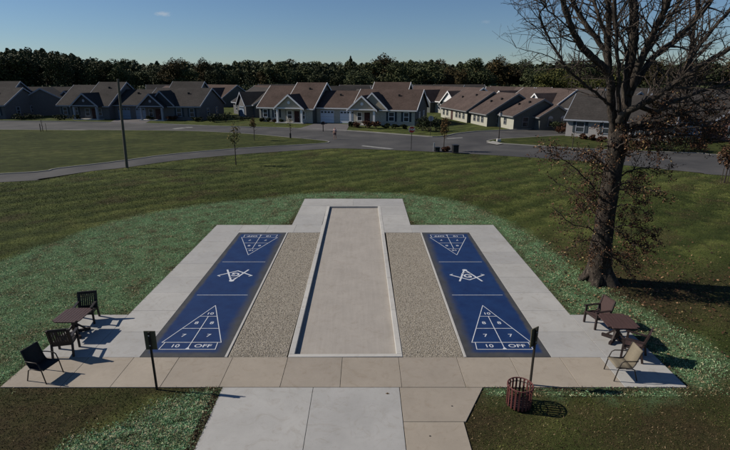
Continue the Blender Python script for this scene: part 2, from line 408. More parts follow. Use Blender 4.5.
# ------------------------------------------------------------------ layout numbers
YN, YF, YB = 13.24, 25.76, 27.2        # near edge of courts, far edge of shuffleboards, back strip
XL, XR = -5.68, 4.47                    # court centres
PAVED = [(-10.25, 11.72, 9.05, 13.24), (-10.25, 13.2, -8.55, 16.05), (-8.65, 13.2, 7.5, 27.25), (7.4, 13.2, 9.05, 16.05),
         (-4.27, 27.0, 2.66, 33.5), (-4.0, -5, .97, 11.8), (.97, -5, 2.5, 10.3)]
SEED = [px([(0, 262), (60, 241), (98, 226), (147, 213), (190, 206), (259, 199), (300, 194), (340, 192), (410, 194), (440, 198), (470, 205), (500, 218), (530, 236), (560, 256), (585, 276), (612, 292), (645, 309), (690, 338), (735, 362), (735, 378), (700, 390), (685, 396), (484, 397), (486, 388)])
        + [(3.3, 11.9), (3.3, 26.5), (1.9, 32.9), (-3.4, 32.9), (-5, 26.5), (-10, 11.9)] + [(-10.2, 11.75), (-13.5, 11.9), (-16.5, 14.5), (-19.5, 18.5)],
        px([(52, 452), (112, 434), (152, 414), (188, 396), (224, 386), (199, 452)])]
def inpoly(X, Y, poly):
    r = np.zeros(X.shape, bool); n_ = len(poly)
    for i in range(n_):
        x0, y0 = poly[i]; x1, y1 = poly[(i + 1) % n_]
        if y0 == y1: continue
        c = ((y0 > Y) != (y1 > Y)) & (X < (x1 - x0) * (Y - y0) / (y1 - y0) + x0); r ^= c
    return r
def paved(X, Y, grow=0.0):
    r = np.zeros(X.shape, bool)
    for a, b, c, d in PAVED: r |= (X > a - grow) & (X < c + grow) & (Y > b - grow) & (Y < d + grow)
    r |= (Y < 11.75) & (Y > 10.2) & (X > .9) & (X < 2.56 + (Y - 10.3) * .53 + grow)
    return r
def fbm(X, Y, s, seed=0.0):
    """cheap irregular field 0..1"""
    r = 0; a = 1; t = 0
    for k in range(5):
        q = s * 1.9 ** k
        r = r + a * np.sin(X * q * 1.31 + 1.7 * np.sin(Y * q * .77 + seed + k * 2.1) + k * 4.1 + seed) * np.sin(Y * q * 1.17 + 1.5 * np.sin(X * q * .83 + k * 1.3 + seed) + k * 2.7)
        t += a; a *= .62
    return .5 + .5 * r / t * 1.5
RIM = 0.25
def bare(X, Y):
    """how far the turf is worn to brown earth"""
    f = fbm(X, Y, .55, 1.0)
    left = ((Y < 11.75) & (X < -3.5)) * np.clip((11.9 - Y) * .9, 0, 1) * np.clip(1.0 - np.clip((X + 6.6 + (11.7 - Y) * .55) * .6, 0, 1), .15, 1)
    right = ((Y < 11.75) & (X > 2.4)) * np.clip(.42 + .5 * (f - .5) + .035 * (X - 4), 0, 1)
    d = np.hypot((X - 11.8) / 5.5, (Y - 18.3) / 3.2); tree = np.clip(1.35 - d, 0, 1) * .85
    d2 = np.hypot(X - 9.5, Y - 22.5) / 4.5; tree = np.maximum(tree, np.clip(1.1 - d2, 0, 1) * .5)
    wear = np.clip((f - .62) * 2.2, 0, .45)
    edge = paved(X, Y, .28) * .7
    r = np.maximum(np.maximum(left * .95, right), np.maximum(np.maximum(tree, wear), edge))
    return np.clip(r * (.65 + .7 * f), 0, 1)

# ------------------------------------------------------------------ ground
gx = np.concatenate([[-4000, -1500, -600, -250, -120, -60], np.arange(-30, 34.1, .35), [60, 120, 250, 600, 1500, 4000]])
gy = np.concatenate([[-300, -60, -10], np.arange(0, 42, .35), np.arange(43, 110, 2.5), [140, 200, 320, 600, 1500, 5000]])
GX, GY = np.meshgrid(gx, gy); nx, ny = len(gx), len(gy)
V = np.stack([GX.ravel(), GY.ravel(), np.zeros(GX.size)], 1)
ii = (np.arange(ny - 1)[:, None] * nx + np.arange(nx - 1)[None, :]).ravel()
cx_, cy_ = GX.ravel()[ii] + .175, GY.ravel()[ii] + .175; ii = ii[~((cx_ > -3.0) & (cx_ < 1.8) & (cy_ > 13.0) & (cy_ < 32.2))]     # the bocce lane is sunk into the ground
lawn = npmesh("lawn", V, np.stack([ii, ii + 1, ii + nx + 1, ii + nx], 1), ["lawn"])
atr = lawn.data.attributes.new("bare", 'FLOAT', 'POINT'); atr.data.foreach_set("value", bare(V[:, 0], V[:, 1]).astype(np.float32))
structure(lawn)
jx, jy = V[:, 0] + (fbm(V[:, 0], V[:, 1], 1.3, 2.0) - .5) * .7, V[:, 1] + (fbm(V[:, 0], V[:, 1], 1.3, 6.0) - .5) * .7
sd = np.zeros(len(V))
for dx_ in (-.3, 0, .3):
    for dy_ in (-.3, 0, .3): sd += (inpoly(jx + dx_, jy + dy_, SEED[0]) | inpoly(jx + dx_, jy + dy_, SEED[1])) / 9
atr = lawn.data.attributes.new("seeded", 'FLOAT', 'POINT'); atr.data.foreach_set("value", sd.astype(np.float32))

def slabs(name, rects, mt, top=.03, gap=.012, jitter=.0015):
    """paving laid as separate slabs with open joints over a dirt bed"""
    mb = MB()
    for a, b, c, d in rects:
        t = top + rnd.uniform(-jitter, jitter)
        mb.box((a + c) / 2, (b + d) / 2, t / 2 - .04, c - a - gap, d - b - gap, t + .08)
    o = mb.build(name, mt, bevel=.006); return structure(o)
def grid(xs, ys): return [(xs[i], ys[j], xs[i + 1], ys[j + 1]) for i in range(len(xs) - 1) for j in range(len(ys) - 1)]
slabs("tan_walkway", grid([-10.25, -8.56, -7.16, -5.76, -4.1, -2.39, -.7, 1.04, 2.84, 4.49, 6.04, 7.3], [11.72, YN])
      + [(.97, 8.75, 2.5, 10.3), (.97, 7.2, 2.5, 8.75), (.97, 5.6, 2.5, 7.2), (.97, 4, 2.5, 5.6)], "tan")
mb = MB(); mb.prism([(.976, 10.306), (2.55, 10.306), (3.3, 11.71), (.976, 11.71)], -.05, .03); structure(mb.build("tan_walkway", "tan", bevel=.006))
sq = lambda a, b, k: [a + (b - a) * i / k for i in range(k + 1)]
slabs("side_walkway", grid([-8.65, -7.0], sq(YN, YF, 8)), "conc", .03, .006)
slabs("side_walkway", grid([5.79, 7.5], sq(YN, YF, 8)), "conc", .03, .006)
slabs("back_walkway", grid(sq(-8.65, -2.45, 4), [YF, YB]) + grid(sq(1.03, 7.5, 4), [YF, YB]), "conc", .03, .006)
slabs("far_pad", [(-4.27, YB, -2.52, 29.4), (-4.27, 29.4, -2.52, 31.6), (.99, YB, 2.66, 29.4), (.99, 29.4, 2.66, 31.6), (-4.27, 31.62, -.8, 33.5), (-.8, 31.62, 2.66, 33.5)], "conc", .03, .006)
slabs("seating_pad", [(-10.25, YN, -8.65, 16.05)], "conc")
slabs("seating_pad", [(7.5, YN, 9.05, 16.05), (7.3, 11.72, 9.05, YN)], "conc")
slabs("front_walkway", grid([-4.0, -1.45, .965], [9.0 - 5.4, 6.3, 11.715]), "conc", .032)
pb = MB()
for q in ((-8.6, 11.76, 7.4, 13.22), (-8.6, 13.22, -2.6, 27.1), (1.4, 13.22, 7.4, 27.1), (-4.2, 27.1, -2.55, 33.4), (1.05, 27.1, 2.6, 33.4), (-2.55, 31.63, 1.05, 33.4)): pb.box((q[0] + q[2]) / 2, (q[1] + q[3]) / 2, -.06, q[2] - q[0], q[3] - q[1], .128)
structure(pb.build("paving_bed", "under"))

# ------------------------------------------------------------------ gravel beds
def gravel_bed(x0, x1):
    o = MB().box((x0 + x1) / 2, (YN + YF) / 2, -.02, x1 - x0, YF - YN - .02, .08).build("gravel_bed", "gravel"); structure(o)
    k = 15000; X = rng.uniform(x0 + .03, x1 - .03, k); Y = YN + .04 + (YF - YN - .08) * rng.random(k) ** 1.25; r = rng.uniform(.006, .015, k)
    base = np.array([(1, 0, 0), (0, 1, 0), (-1, 0, 0), (0, -1, 0), (0, 0, .8), (0, 0, -.8)])
    a = rng.uniform(0, 6.28, k); ca, sa = np.cos(a), np.sin(a); st = rng.uniform(.7, 1.4, (k, 6, 3))
    b = base[None] * st; P = np.empty((k, 6, 3))
    P[..., 0] = X[:, None] + (b[..., 0] * ca[:, None] - b[..., 1] * sa[:, None]) * r[:, None]
    P[..., 1] = Y[:, None] + (b[..., 0] * sa[:, None] + b[..., 1] * ca[:, None]) * r[:, None]
    P[..., 2] = .022 + r[:, None] * .3 + b[..., 2] * r[:, None]
    fb = np.array([(0, 1, 4), (1, 2, 4), (2, 3, 4), (3, 0, 4), (1, 0, 5), (2, 1, 5), (3, 2, 5), (0, 3, 5)])
    Fc = (np.arange(k)[:, None, None] * 6 + fb[None]).reshape(-1, 3)
    tag(npmesh("gravel_stones", P.reshape(-1, 3), Fc, ["pebble"]), "loose brown pebbles of the gravel bed beside the boccie lane" if 0 else "loose tan and brown gravel stones between the courts", "gravel", kind="stuff")
gravel_bed(-4.25, -2.44); gravel_bed(1.17, 3.05)

# ------------------------------------------------------------------ boccie lane
b = thing("bocce_court", "long narrow bocce court with tan floor and pale concrete curb between two gravel beds", "court", (-.61, YN, 0), R(.42))
W2, LEN = 1.78, 18.32
MB().box(0, LEN / 2, -.112, 2 * W2 - .3, LEN - .3, .07).build("playing_surface", "bocce", b)
cb = MB()
for a in range(6):
    y0, y1 = .18 + (LEN - .36) * a / 6, .18 + (LEN - .36) * (a + 1) / 6
    for s_ in (-1, 1): cb.box(s_ * (W2 - .09), (y0 + y1) / 2, -.06, .18, y1 - y0 - .006, .20)
cb.box(0, .095, -.06, 2 * W2, .166, .20); cb.box(0, LEN - .09, -.06, 2 * W2, .178, .20)
cb.build("curb", "curb", b, bevel=.012)

# ------------------------------------------------------------------ shuffleboard courts
dg_text = {}
def text_mesh(body, size, bold=.006):
    cu = bpy.data.curves.new("t", 'FONT'); cu.body = body; cu.size = size; cu.align_x = 'CENTER'; cu.align_y = 'CENTER'; cu.offset = bold; cu.resolution_u = 4
    o = bpy.data.objects.new("t", cu); COL.objects.link(o); dg = bpy.context.evaluated_depsgraph_get(); dg.update()
    me = bpy.data.meshes.new_from_object(o.evaluated_get(dg)); bpy.data.objects.remove(o); bpy.data.curves.remove(cu); return me
def text(name, body, size, m, parent, loc, rot=(0, 0, 0), bold=.006, sx=1.0):
    me = text_mesh(body, size, bold); me.name = name; me.materials.clear(); me.materials.append(M[m])
    o = bpy.data.objects.new(name, me); COL.objects.link(o); o.parent = parent; o.location = loc; o.rotation_euler = rot; o.scale = (sx, 1, 1); return o
def strip(mb, a, b, wd, z):
    a, b = Vector(a), Vector(b); d = (b - a).normalized(); p = Vector((-d.y, d.x)) * wd / 2; e = d * wd * .35
    mb.add([(*(a - e - p), z), (*(b + e - p), z), (*(b + e + p), z), (*(a - e + p), z)], [(0, 1, 2, 3)])
def shuffle(xc, mirror, label, emb_rot):
    r = thing("shuffleboard_court", label, "court", (xc, (YN + YF) / 2, 0))
    hw, hl = 1.31, (YF - YN) / 2
    # slab: object x is flipped on the left court so the soft paint edge faces the gravel
    sl_ = MB().box(0, 0, -.02, 2 * hw, 2 * hl - .012, .1).build("slab", "court", r)
    if mirror: sl_.rotation_euler = (0, 0, math.pi)
    inner = -1 if not mirror else 1
    MB().box(inner * (hw + .045), 0, -.015, .08, 2 * hl - .02, .10).build("edge_strip", "curb", r, bevel=.006)
    Z = .0345; wd = .027
    zs = [Z + .0006 * i for i in range(12)]
    for e in (-1, 1):
        L = lambda x, y: (x * (1 if e < 0 else -1), (y if e < 0 else -y))
        base, off, h2, h1, ap = 14.11 - 19.5, 13.68 - 19.5, 15.03 - 19.5, 15.91 - 19.5, 16.78 - 19.5
        hwid = lambda y: .97 * (ap - y) / (ap - base)
        for i, seg in enumerate([((-.97, base), (0, ap)), ((.97, base), (0, ap)), ((-.97, base), (.97, base)), ((-hwid(h2), h2), (hwid(h2), h2)), ((-hwid(h1), h1), (hwid(h1), h1)),
                                 ((0, h1), (0, off)), ((-.90, off), (.90, off)), ((-.90, off), (-.86, base)), ((.90, off), (.86, base))]):
            m_ = MB(); strip(m_, L(*seg[0]), L(*seg[1]), wd, zs[i % 9]); m_.build("court_line", "line", r)
        m_ = MB(); m_.add([(*L(-.075, off), zs[9]), (*L(.075, off), zs[9]), (*L(0, off + .15), zs[9])], [(0, 1, 2)]); m_.build("centre_mark", "line", r)
        m_ = MB(); strip(m_, L(-1.0, 17.7 - 19.5), L(1.0, 17.7 - 19.5), wd, Z); m_.build("dead_line", "line", r)
        rot = (0, 0, 0 if e < 0 else math.pi)
        for body, x, y, s_ in (("10", 0, 16.12 - 19.5, .27), ("8", -.27, 15.42 - 19.5, .29), ("8", .27, 15.42 - 19.5, .29), ("7", -.42, 14.55 - 19.5, .30), ("7", .42, 14.55 - 19.5, .30), ("10", -.46, 13.89 - 19.5, .30), ("OFF", .44, 13.89 - 19.5, .30)):
            X, Y = L(x, y); text("score_mark" if body != "OFF" else "off_mark", body, s_ * .86, "line", r, (X, Y, Z), rot, .003, 1.15 if body != "OFF" else 1.25)
    # square and compasses emblem with a G
    em = MB(); zz = [Z + .0007 * i for i in range(8)]
    strip(em, (-.02, .60), (-.44, -.62), .075, zz[0]); strip(em, (.02, .60), (.50, -.62), .075, zz[1])
    hd = [(.11 * math.cos(a * math.pi / 8), .58 + .10 * math.sin(a * math.pi / 8), zz[2]) for a in range(16)]; em.add(hd, [tuple(range(16))])
    for s_ in (-1, 1):
        strip(em, (0, -.50), (s_ * .74, .04), .065, zz[3 if s_ < 0 else 4]); strip(em, (s_ * .74, .04), (s_ * .63, .11), .05, zz[5])
    arc = [(.29 * math.cos(math.pi * (.22 + .56 * k / 9)), -.18 + .48 * math.sin(math.pi * (.22 + .56 * k / 9))) for k in range(10)]
    for k in range(9): strip(em, arc[k], arc[k + 1], .045, zz[6])
    em = em.build("emblem", "line", r, (0, .2, 0)); em.rotation_euler = (0, 0, emb_rot)
    text("emblem_letter", "G", .50, "line", em, (.0, -.10, Z * 0 + .0395), (0, 0, 0), .014)
    return r
shuffle(XL, True, "blue shuffleboard court left of the bocce court, its white emblem turned upside down", math.pi)
shuffle(XR, False, "blue shuffleboard court right of the bocce court, its white emblem upright", 0)

# ------------------------------------------------------------------ roads
near_l = px([(0, 182.5), (40, 179), (90, 171.5), (127, 167.5), (165, 162), (200, 158), (260, 153), (320, 149.3), (345, 148.6), (400, 150.5), (440, 152.3), (480, 154.6), (520, 157), (560, 159.5), (600, 163), (650, 168), (700, 173), (730, 176)])
far_l = px([(0, 121.2), (60, 121.8), (120, 123), (160, 124.3), (220, 126.6), (260, 127.6), (300, 128.8), (340, 130.6), (370, 132.5), (395, 134.4), (420, 136.3), (436, 137.2), (447, 136), (458, 133.8), (480, 131.6), (520, 129.8), (556, 128.5)])
NL0 = (near_l[0][0] - 26, near_l[0][1] - 7); FL0 = (-230, far_l[0][1] + 14)
def curve(pts, k=4):
    out = []
    for i in range(len(pts) - 1):
        p0 = Vector(pts[max(i - 1, 0)]); p1 = Vector(pts[i]); p2 = Vector(pts[i + 1]); p3 = Vector(pts[min(i + 2, len(pts) - 1)])
        for t in range(k):
            t /= k; out.append(tuple(.5 * ((2 * p1) + (p2 - p0) * t + (2 * p0 - 5 * p1 + 4 * p2 - p3) * t * t + (3 * p1 - p0 - 3 * p2 + p3) * t ** 3)))
    out.append(tuple(pts[-1])); return out
def sheet(name, poly, z, mt, kind=True):
    me = bpy.data.meshes.new(name); bm = bmesh.new(); f = bm.faces.new([bm.verts.new((x, y, z)) for x, y in poly])
    bmesh.ops.triangulate(bm, faces=[f]); bmesh.ops.recalc_face_normals(bm, faces=bm.faces)
    if bm.faces[:][0].normal.z < 0: bmesh.ops.reverse_faces(bm, faces=bm.faces)
    bm.to_mesh(me); bm.free(); me.materials.append(M[mt]); o = bpy.data.objects.new(name, me); COL.objects.link(o)
    return structure(o) if kind else o
NL, FL = curve([NL0] + near_l + [(48, 35), (75, 27)]), curve([FL0] + far_l + [(36, 83), (55, 90), (90, 100)])
sheet("road", NL + FL[::-1], .02, "asphalt")
def kerb(name, line, wd=.16, h=.13, lum="kerb"):
    mb = MB()
    for a, b in zip(line[:-1], line[1:]):
        mb.bar((a[0], a[1], h / 2), (b[0], b[1], h / 2), wd, h) if (Vector(b) - Vector(a)).length > .05 else None
    return structure(mb.build(name, lum))
kerb("kerb", FL)
def isle(poly, nm="grass_island"):
    pl = curve(poly + [poly[0]], 4)[:-1]
    area = sum(pl[i][0] * pl[(i + 1) % len(pl)][1] - pl[(i + 1) % len(pl)][0] * pl[i][1] for i in range(len(pl)))
    sheet(nm, pl, .085, "islandlawn"); kerb("kerb", pl + [pl[0]], .14, .09)
isle([(-225, 92)] + px([(0, 130), (60, 130.2), (120, 130.6), (180, 131.2), (220, 132.6), (258, 135), (290, 138), (318, 140.5), (329, 142.3), (322, 143.8), (300, 145.2), (250, 148), (200, 152), (160, 156), (120, 161.5), (60, 168.5), (0, 174.5)]) + [(-60, 36), (-225, 40)])
isle(px([(487, 141.6), (496, 139.6), (520, 138.2), (560, 136.0), (600, 134)]) + [(40, 79), (60, 85), (95, 93), (90, 48), (60, 50)] + px([(730, 155.5), (700, 153.5), (640, 151.5), (600, 149.8), (560, 147.6), (520, 145), (498, 143.4)]))
sheet("kerb_ramp", px([(486, 142.8), (493, 140.8), (503, 143.6), (497, 144.6)], .09), .093, "kerb")
def paint(poly): structure(sheet("stop_line", px(poly, .02), .026, "whiteroad"))
paint([(361, 146.2), (363, 145.4), (394, 148.7), (390, 149.3)])
paint([(172, 128.6), (182, 127.6), (186, 128.1), (175, 129.2)]); paint([(184, 127.2), (192, 127.0), (193, 127.7), (187, 127.8)])
paint([(446, 138.4), (462, 137.4), (463, 138), (448, 139)])
sheet("driveway", px([(317, 123), (350, 124.4), (346, 131.5), (296, 129.5)]), .024, "drive")
sheet("driveway", px([(118, 118.6), (154, 119), (143, 124.3), (108, 123.3)]), .024, "drive")

# ------------------------------------------------------------------ houses
def chevron(h0, h1, ze, zr, ov, th):
    c = (h0 + h1) / 2; half = (h1 - h0) / 2; k = (zr - ze) / half
    e = half + ov
    return [(c - e, ze - k * ov), (c, zr), (c + e, ze - k * ov), (c + e, ze - k * ov + th), (c, zr + th * 1.05), (c - e, ze - k * ov + th)]
class House:
    def __init__(s, name, label, loc, ang, wall, roof, trim, gable=None, group=None, cat="house"):
        s.r = thing(name, label, cat, (loc[0], loc[1], 0), R(ang), group); s.mw, s.mr, s.mt, s.mg = wall, roof, trim, gable or wall
        s.w = MB(); s.ro = MB(); s.t = MB()
        s.k = 0
    def block(s, u0, u1, v0, v1, ze, zr, axis='u', ends=(True, True), ov=.4):
        s.k += 1; j = s.k * .004
        h0, h1, a0, a1 = (v0, v1, u0, u1) if axis == 'u' else (u0, u1, v0, v1)
        s.w.extr([(h0 + j, -.1), (h1 - j, -.1), (h1 - j, ze), ((h0 + h1) / 2, zr - .02), (h0 + j, ze)], axis, a0 + j, a1 - j)
        th = .17; s.ro.extr(chevron(h0, h1, ze, zr, ov, th), axis, a0 - .3 + j, a1 + .3 - j)
        for q, (a, on) in enumerate(((a0 - .3 + j, ends[0]), (a1 + .3 - j, ends[1]))):
            if on:
                d = -.07 if q == 0 else .07
                p = chevron(h0, h1, ze - .1, zr - .1, ov + .02, .29); s.t.extr(p, axis, min(a, a + d), max(a, a + d))
        # fascia along the eaves
        kx = (zr - ze) / ((h1 - h0) / 2)
        for hh, sg in ((h0 - ov, -1), (h1 + ov, 1)):
            zz_ = ze - kx * ov
            if axis == 'u': s.t.box((a0 + a1) / 2, hh + sg * .03, zz_ + .03, a1 - a0 + .5, .05, .2)
            else: s.t.box(hh + sg * .03, (a0 + a1) / 2, zz_ + .03, .05, a1 - a0 + .5, .2)
        return s
    def facing(s, u0, u1, v, ze, m):
        p = MB(); p.box((u0 + u1) / 2, v - .012, ze / 2 - .05, u1 - u0 - .02, .02, ze - .05); p.build("front_facing", m, s.r)
    def vents(s, pts, v0, v1, ze, zr):
        k = (zr - ze) / ((v1 - v0) / 2)
        for u, v in pts:
            z = ze + k * (v - v0) + .2; MB().box(u, v, z + .12, .3, .3, .34).build("roof_vent", "black", s.r)
    def finish(s):
        s.w.build("wall", s.mw, s.r); s.ro.build("roof", s.mr, s.r); s.t.build("roof_trim", s.mt, s.r); return s.r
    def _m(s, u, v, side):
        return {'f': lambda a, d, z: (u + a, v - d, z), 'r': lambda a, d, z: (v + d, u + a, z)}[side]
    def _box(s, mb, u, v, z, w, t, h, side):
        if side == 'f': mb.box(u, v, z, w, t, h)
        else: mb.box(v, u, z, t, w, h)
    def window(s, u, v, z, w, h, side='f', shut=True):
        sg = -1 if side == 'f' else 1
        f = MB()
        for du in (-w / 2, w / 2): s._box(f, u + du, v + sg * .05, z, .1, .1, h + .1, side)
        for dz in (-h / 2, 0, h / 2): s._box(f, u, v + sg * .045, z + dz, w - .1, .08, .09, side)
        fo = f.build("window", s.mt, s.r); p = MB(); s._box(p, u, v + sg * .02, z, w - .08, .04, h - .05, side); p.build("pane", "glass", fo)
        if shut:
            for du in (-w / 2 - .26, w / 2 + .26):
                p = MB(); s._box(p, u + du, v + sg * .03, z, .36, .06, h + .1, side); p.build("shutter", "shutter", s.r)
    def door(s, u, v, w=1.0, h=2.1, m="door", side='f'):
        sg = -1 if side == 'f' else 1
        p = MB(); s._box(p, u, v + sg * .03, h / 2, w, .08, h, side); d = p.build("door", m, s.r)
        q = MB(); s._box(q, u + w * .36, v + sg * .1, 1.0, .05, .08, .12, side); q.build("handle", "alu", d)
    def garage(s, u, v, w, h, m):
        p = MB()
        for k in range(4): p.box(u, v - .04, h * (k + .5) / 4, w, .08, h / 4 - .03)
        g = p.build("garage_door", m, s.r)
        for k in range(4):
            q = MB(); q.box(u - w * .375 + w * .25 * k, v - .09, h * .87, w * .17, .03, h * .13); q.build("pane", "glass", g)
    def porch(s, u0, u1, v0, v1, ze, zr, gm, posts=(0, 1)):
        uc = (u0 + u1) / 2
        g = MB(); g.extr([(u0 + .1, ze + .02), (u1 - .1, ze + .02), (uc, zr - .04)], 'v', v0 + .25, v1); g.box(uc, v0 + .35, ze - .14, u1 - u0 - .1, .2, .28)
        g.build("gable_panel", gm, s.r)
        r_ = MB(); r_.extr(chevron(u0, u1, ze, zr, .35, .17), 'v', v0, v1 + 4.0); r_.build("porch_roof", s.mr, s.r)
        t = MB(); t.extr(chevron(u0, u1, ze - .11, zr - .11, .37, .32), 'v', v0 - .09, v0 - .003); t.box(uc, v0 + .1, ze - .06, u1 - u0, .12, .2); t.build("porch_trim", s.mt, s.r)
        p = MB(); p.extr([(uc + .28 * math.cos(a * .785), ze + .42 * (zr - ze) + .28 * math.sin(a * .785)) for a in range(8)], 'v', v0 + .16, v0 + .22); p.build("gable_vent", s.mt, s.r)
        for q in posts:
            uu = u0 + .25 if q == 0 else u1 - .25
            MB().box(uu, v0 + .35, ze / 2 - .14, .34, .34, ze - .28).build("post", s.mt, s.r)
        MB().box(uc, (v0 + v1) / 2, .06, u1 - u0 + .3, v1 - v0 - .02, .16).build("porch_slab", "curb", s.r)
def duplex(label, loc, ang, wall, face, roof, trim, gable, gar, group):
    h = House("duplex_house", label, loc, ang, wall, roof, trim, gable, group, "house")
    h.block(.2, 6.2, .6, 12, 2.75, 6.25)
    h.block(5.9, 11.4, 0, 13, 2.7, 6.85)
    h.block(11.3, 19.1, 1.7, 11.4, 2.8, 5.4, ends=(False, False))
    h.block(19.0, 30.2, .1, 11.2, 2.75, 5.75)
    h.block(20.6, 27.0, 4.5, 14.2, 3.4, 6.95)
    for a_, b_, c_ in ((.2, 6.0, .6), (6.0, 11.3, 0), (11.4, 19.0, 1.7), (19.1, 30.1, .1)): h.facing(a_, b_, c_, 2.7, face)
    h.porch(4.7, 10.0, -1.7, .1, 2.75, 4.9, gable); h.porch(18.7, 23.5, -1.6, .1, 2.75, 4.85, gable)
    t = MB(); t.extr(chevron(20.1, 25.1, 2.9, 5.35, .3, .17), 'v', -.4, 4); t.build("cross_roof", roof, h.r)
    t = MB(); t.extr(chevron(20.1, 25.1, 2.8, 5.25, .32, .3), 'v', -.48, -.404); t.build("cross_trim", trim, h.r)
    t = MB(); t.extr([(20.15, 2.8), (25.05, 2.8), (22.6, 5.25)], 'v', -.3, .2); t.build("cross_gable", gable, h.r)
    h.window(1.5, .6, 1.55, .9, 1.4); h.window(3.8, .6, 1.55, .9, 1.4)
    h.door(8.2, 0, 1.0); h.window(6.8, 0, 1.4, .9, 1.4, shut=False); h.window(9.5, 0, 1.4, .7, 1.4, shut=False)
    h.vents(((22.2, 4.2), (26.5, 3.6)), .1, 11.2, 2.75, 5.75); h.vents(((9.0, 4.6),), 0, 13, 2.7, 6.85); h.vents(((15.0, 5.0),), 1.7, 11.4, 2.8, 5.4)
    h.garage(13.5, 1.7, 2.6, 2.2, gar); h.garage(17.3, 1.7, 2.6, 2.2, gar)
    h.door(21.6, .1); h.window(20.2, .1, 1.4, .8, 1.4, shut=False); h.window(26.0, .1, 1.5, 1.0, 1.5); h.window(28.6, .1, 1.5, .9, 1.5)
    h.window(3.5, 30.2, 1.5, .9, 1.3, 'r', False); h.window(7.5, 30.2, 1.5, .9, 1.3, 'r', False)
    return h.finish()
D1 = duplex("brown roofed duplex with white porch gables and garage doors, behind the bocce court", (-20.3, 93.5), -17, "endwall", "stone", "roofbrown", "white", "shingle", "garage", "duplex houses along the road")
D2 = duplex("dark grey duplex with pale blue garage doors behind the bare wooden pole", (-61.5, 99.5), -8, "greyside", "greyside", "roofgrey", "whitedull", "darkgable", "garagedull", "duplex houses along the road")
dup(D2, (-101.5, 101, 0), R(-4), "dark grey duplex at the left edge, only its right gable end in view")

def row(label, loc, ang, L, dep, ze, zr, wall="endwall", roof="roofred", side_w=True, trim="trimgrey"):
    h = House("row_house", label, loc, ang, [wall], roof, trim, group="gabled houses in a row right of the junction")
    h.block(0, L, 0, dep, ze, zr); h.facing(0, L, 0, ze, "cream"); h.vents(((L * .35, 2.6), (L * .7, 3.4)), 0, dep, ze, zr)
    return h
h = row("long gabled house with a red brown roof, farthest of the row right of the junction", (15.9, 104), -78, 13.4, 9.5, 2.25, 5.35)
for u in (1.6, 3.6, 8.4, 10.0, 11.8): h.window(u, 0, 1.25, .8, 1.2, shut=False)
h.door(6.0, 0); h.finish()
h = row("middle house of the gabled row right of the junction, windows in its shaded end wall", (19.3, 90.4), -78, 6.6, 10.5, 2.15, 5.25)
for u in (1.6, 3.2, 4.8): h.window(u, 0, 1.2, .8, 1.2, shut=False)
for v in (2.2, 4.4, 6.4): h.window(v, 6.6, 1.3, 1.1, 1.5, 'r', False)
h.finish()
h = row("nearest house of the gabled row right of the junction, with two arched windows", (22.6, 84.3), -78, 5.4, 9.6, 2.2, 4.6)
h.block(4.2, 7.0, 3.6, 9.2, 2.15, 3.75)
h.window(2.6, 0, 1.2, .8, 1.1, shut=False)
for v in (5.4, 7.6):
    h.window(v, 7.0, 1.15, .7, 1.2, 'r', False)
    a = MB(); a.extr([(v + .42 * math.cos(q * math.pi / 8), 1.8 + .42 * math.sin(q * math.pi / 8)) for q in range(9)], 'u', 7.0, 7.06); a.build("window_arch", "whitedull", h.r)
h.window(2.0, 5.4, 1.2, 1.0, 1.5, 'r', False); h.finish()
h = House("bungalow", "white sided bungalow with dark shutters and a grey roof, behind the big bare tree", (28.6, 70.3), -37, "whitestone", "roofgrey", "whitedull", cat="house")
h.block(0, 13, 0, 9, 2.6, 5.6); h.window(1.9, 0, 1.45, 1.1, 1.4); h.window(5.4, 0, 1.45, 1.1, 1.4); h.window(9.4, 0, 1.45, 1.1, 1.4); h.door(11.5, 0); h.finish()
h = House("bungalow", "low house with white garage doors and red brick at the right edge", (42.5, 69.5), -32, "brick", "roofgrey", "whitedull", cat="house")
h.block(0, 16, 0, 9, 2.6, 5.4); h.block(5.2, 9.6, -2.5, 6, 2.6, 4.6, 'v'); h.garage(2.7, 0, 2.8, 2.2, "garage"); h.garage(12.6, 0, 2.8, 2.2, "garage"); h.window(7.4, -2.5, 1.4, 1.2, 1.4, shut=False); h.finish()

# houses farther back: mostly roofs over roofs
def cottage(label, roof, wall, trim, gar):
    h = House("cottage", label, (0, 0), 0, wall, roof, trim, group="houses behind the front rows")
    h.block(-7, 7, 0, 10, 2.7, 5.6); h.block(1.2, 6.2, -1.6, 5, 2.7, 4.9, 'v', (True, False))
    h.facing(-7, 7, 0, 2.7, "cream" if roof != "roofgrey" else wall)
    if roof == "roofred": p = MB(); p.extr([(1.5, 2.75), (5.9, 2.75), (3.7, 4.75)], "v", -1.63, -1.606); p.build("gable_panel", "white", h.r)
    h.window(-4.6, 0, 1.5, 1.0, 1.3, shut=False); h.window(-1.6, 0, 1.5, 1.0, 1.3, shut=False); h.garage(3.7, -1.6, 2.8, 2.2, gar)
    return h.finish()
CG = cottage("", "roofgrey", "greyside", "whitedull", "garagedull"); CB = cottage("", "roofbrown", "endwall", "whitedull", "garage"); CR = cottage("", "roofred", "endwall", "white", "garage")
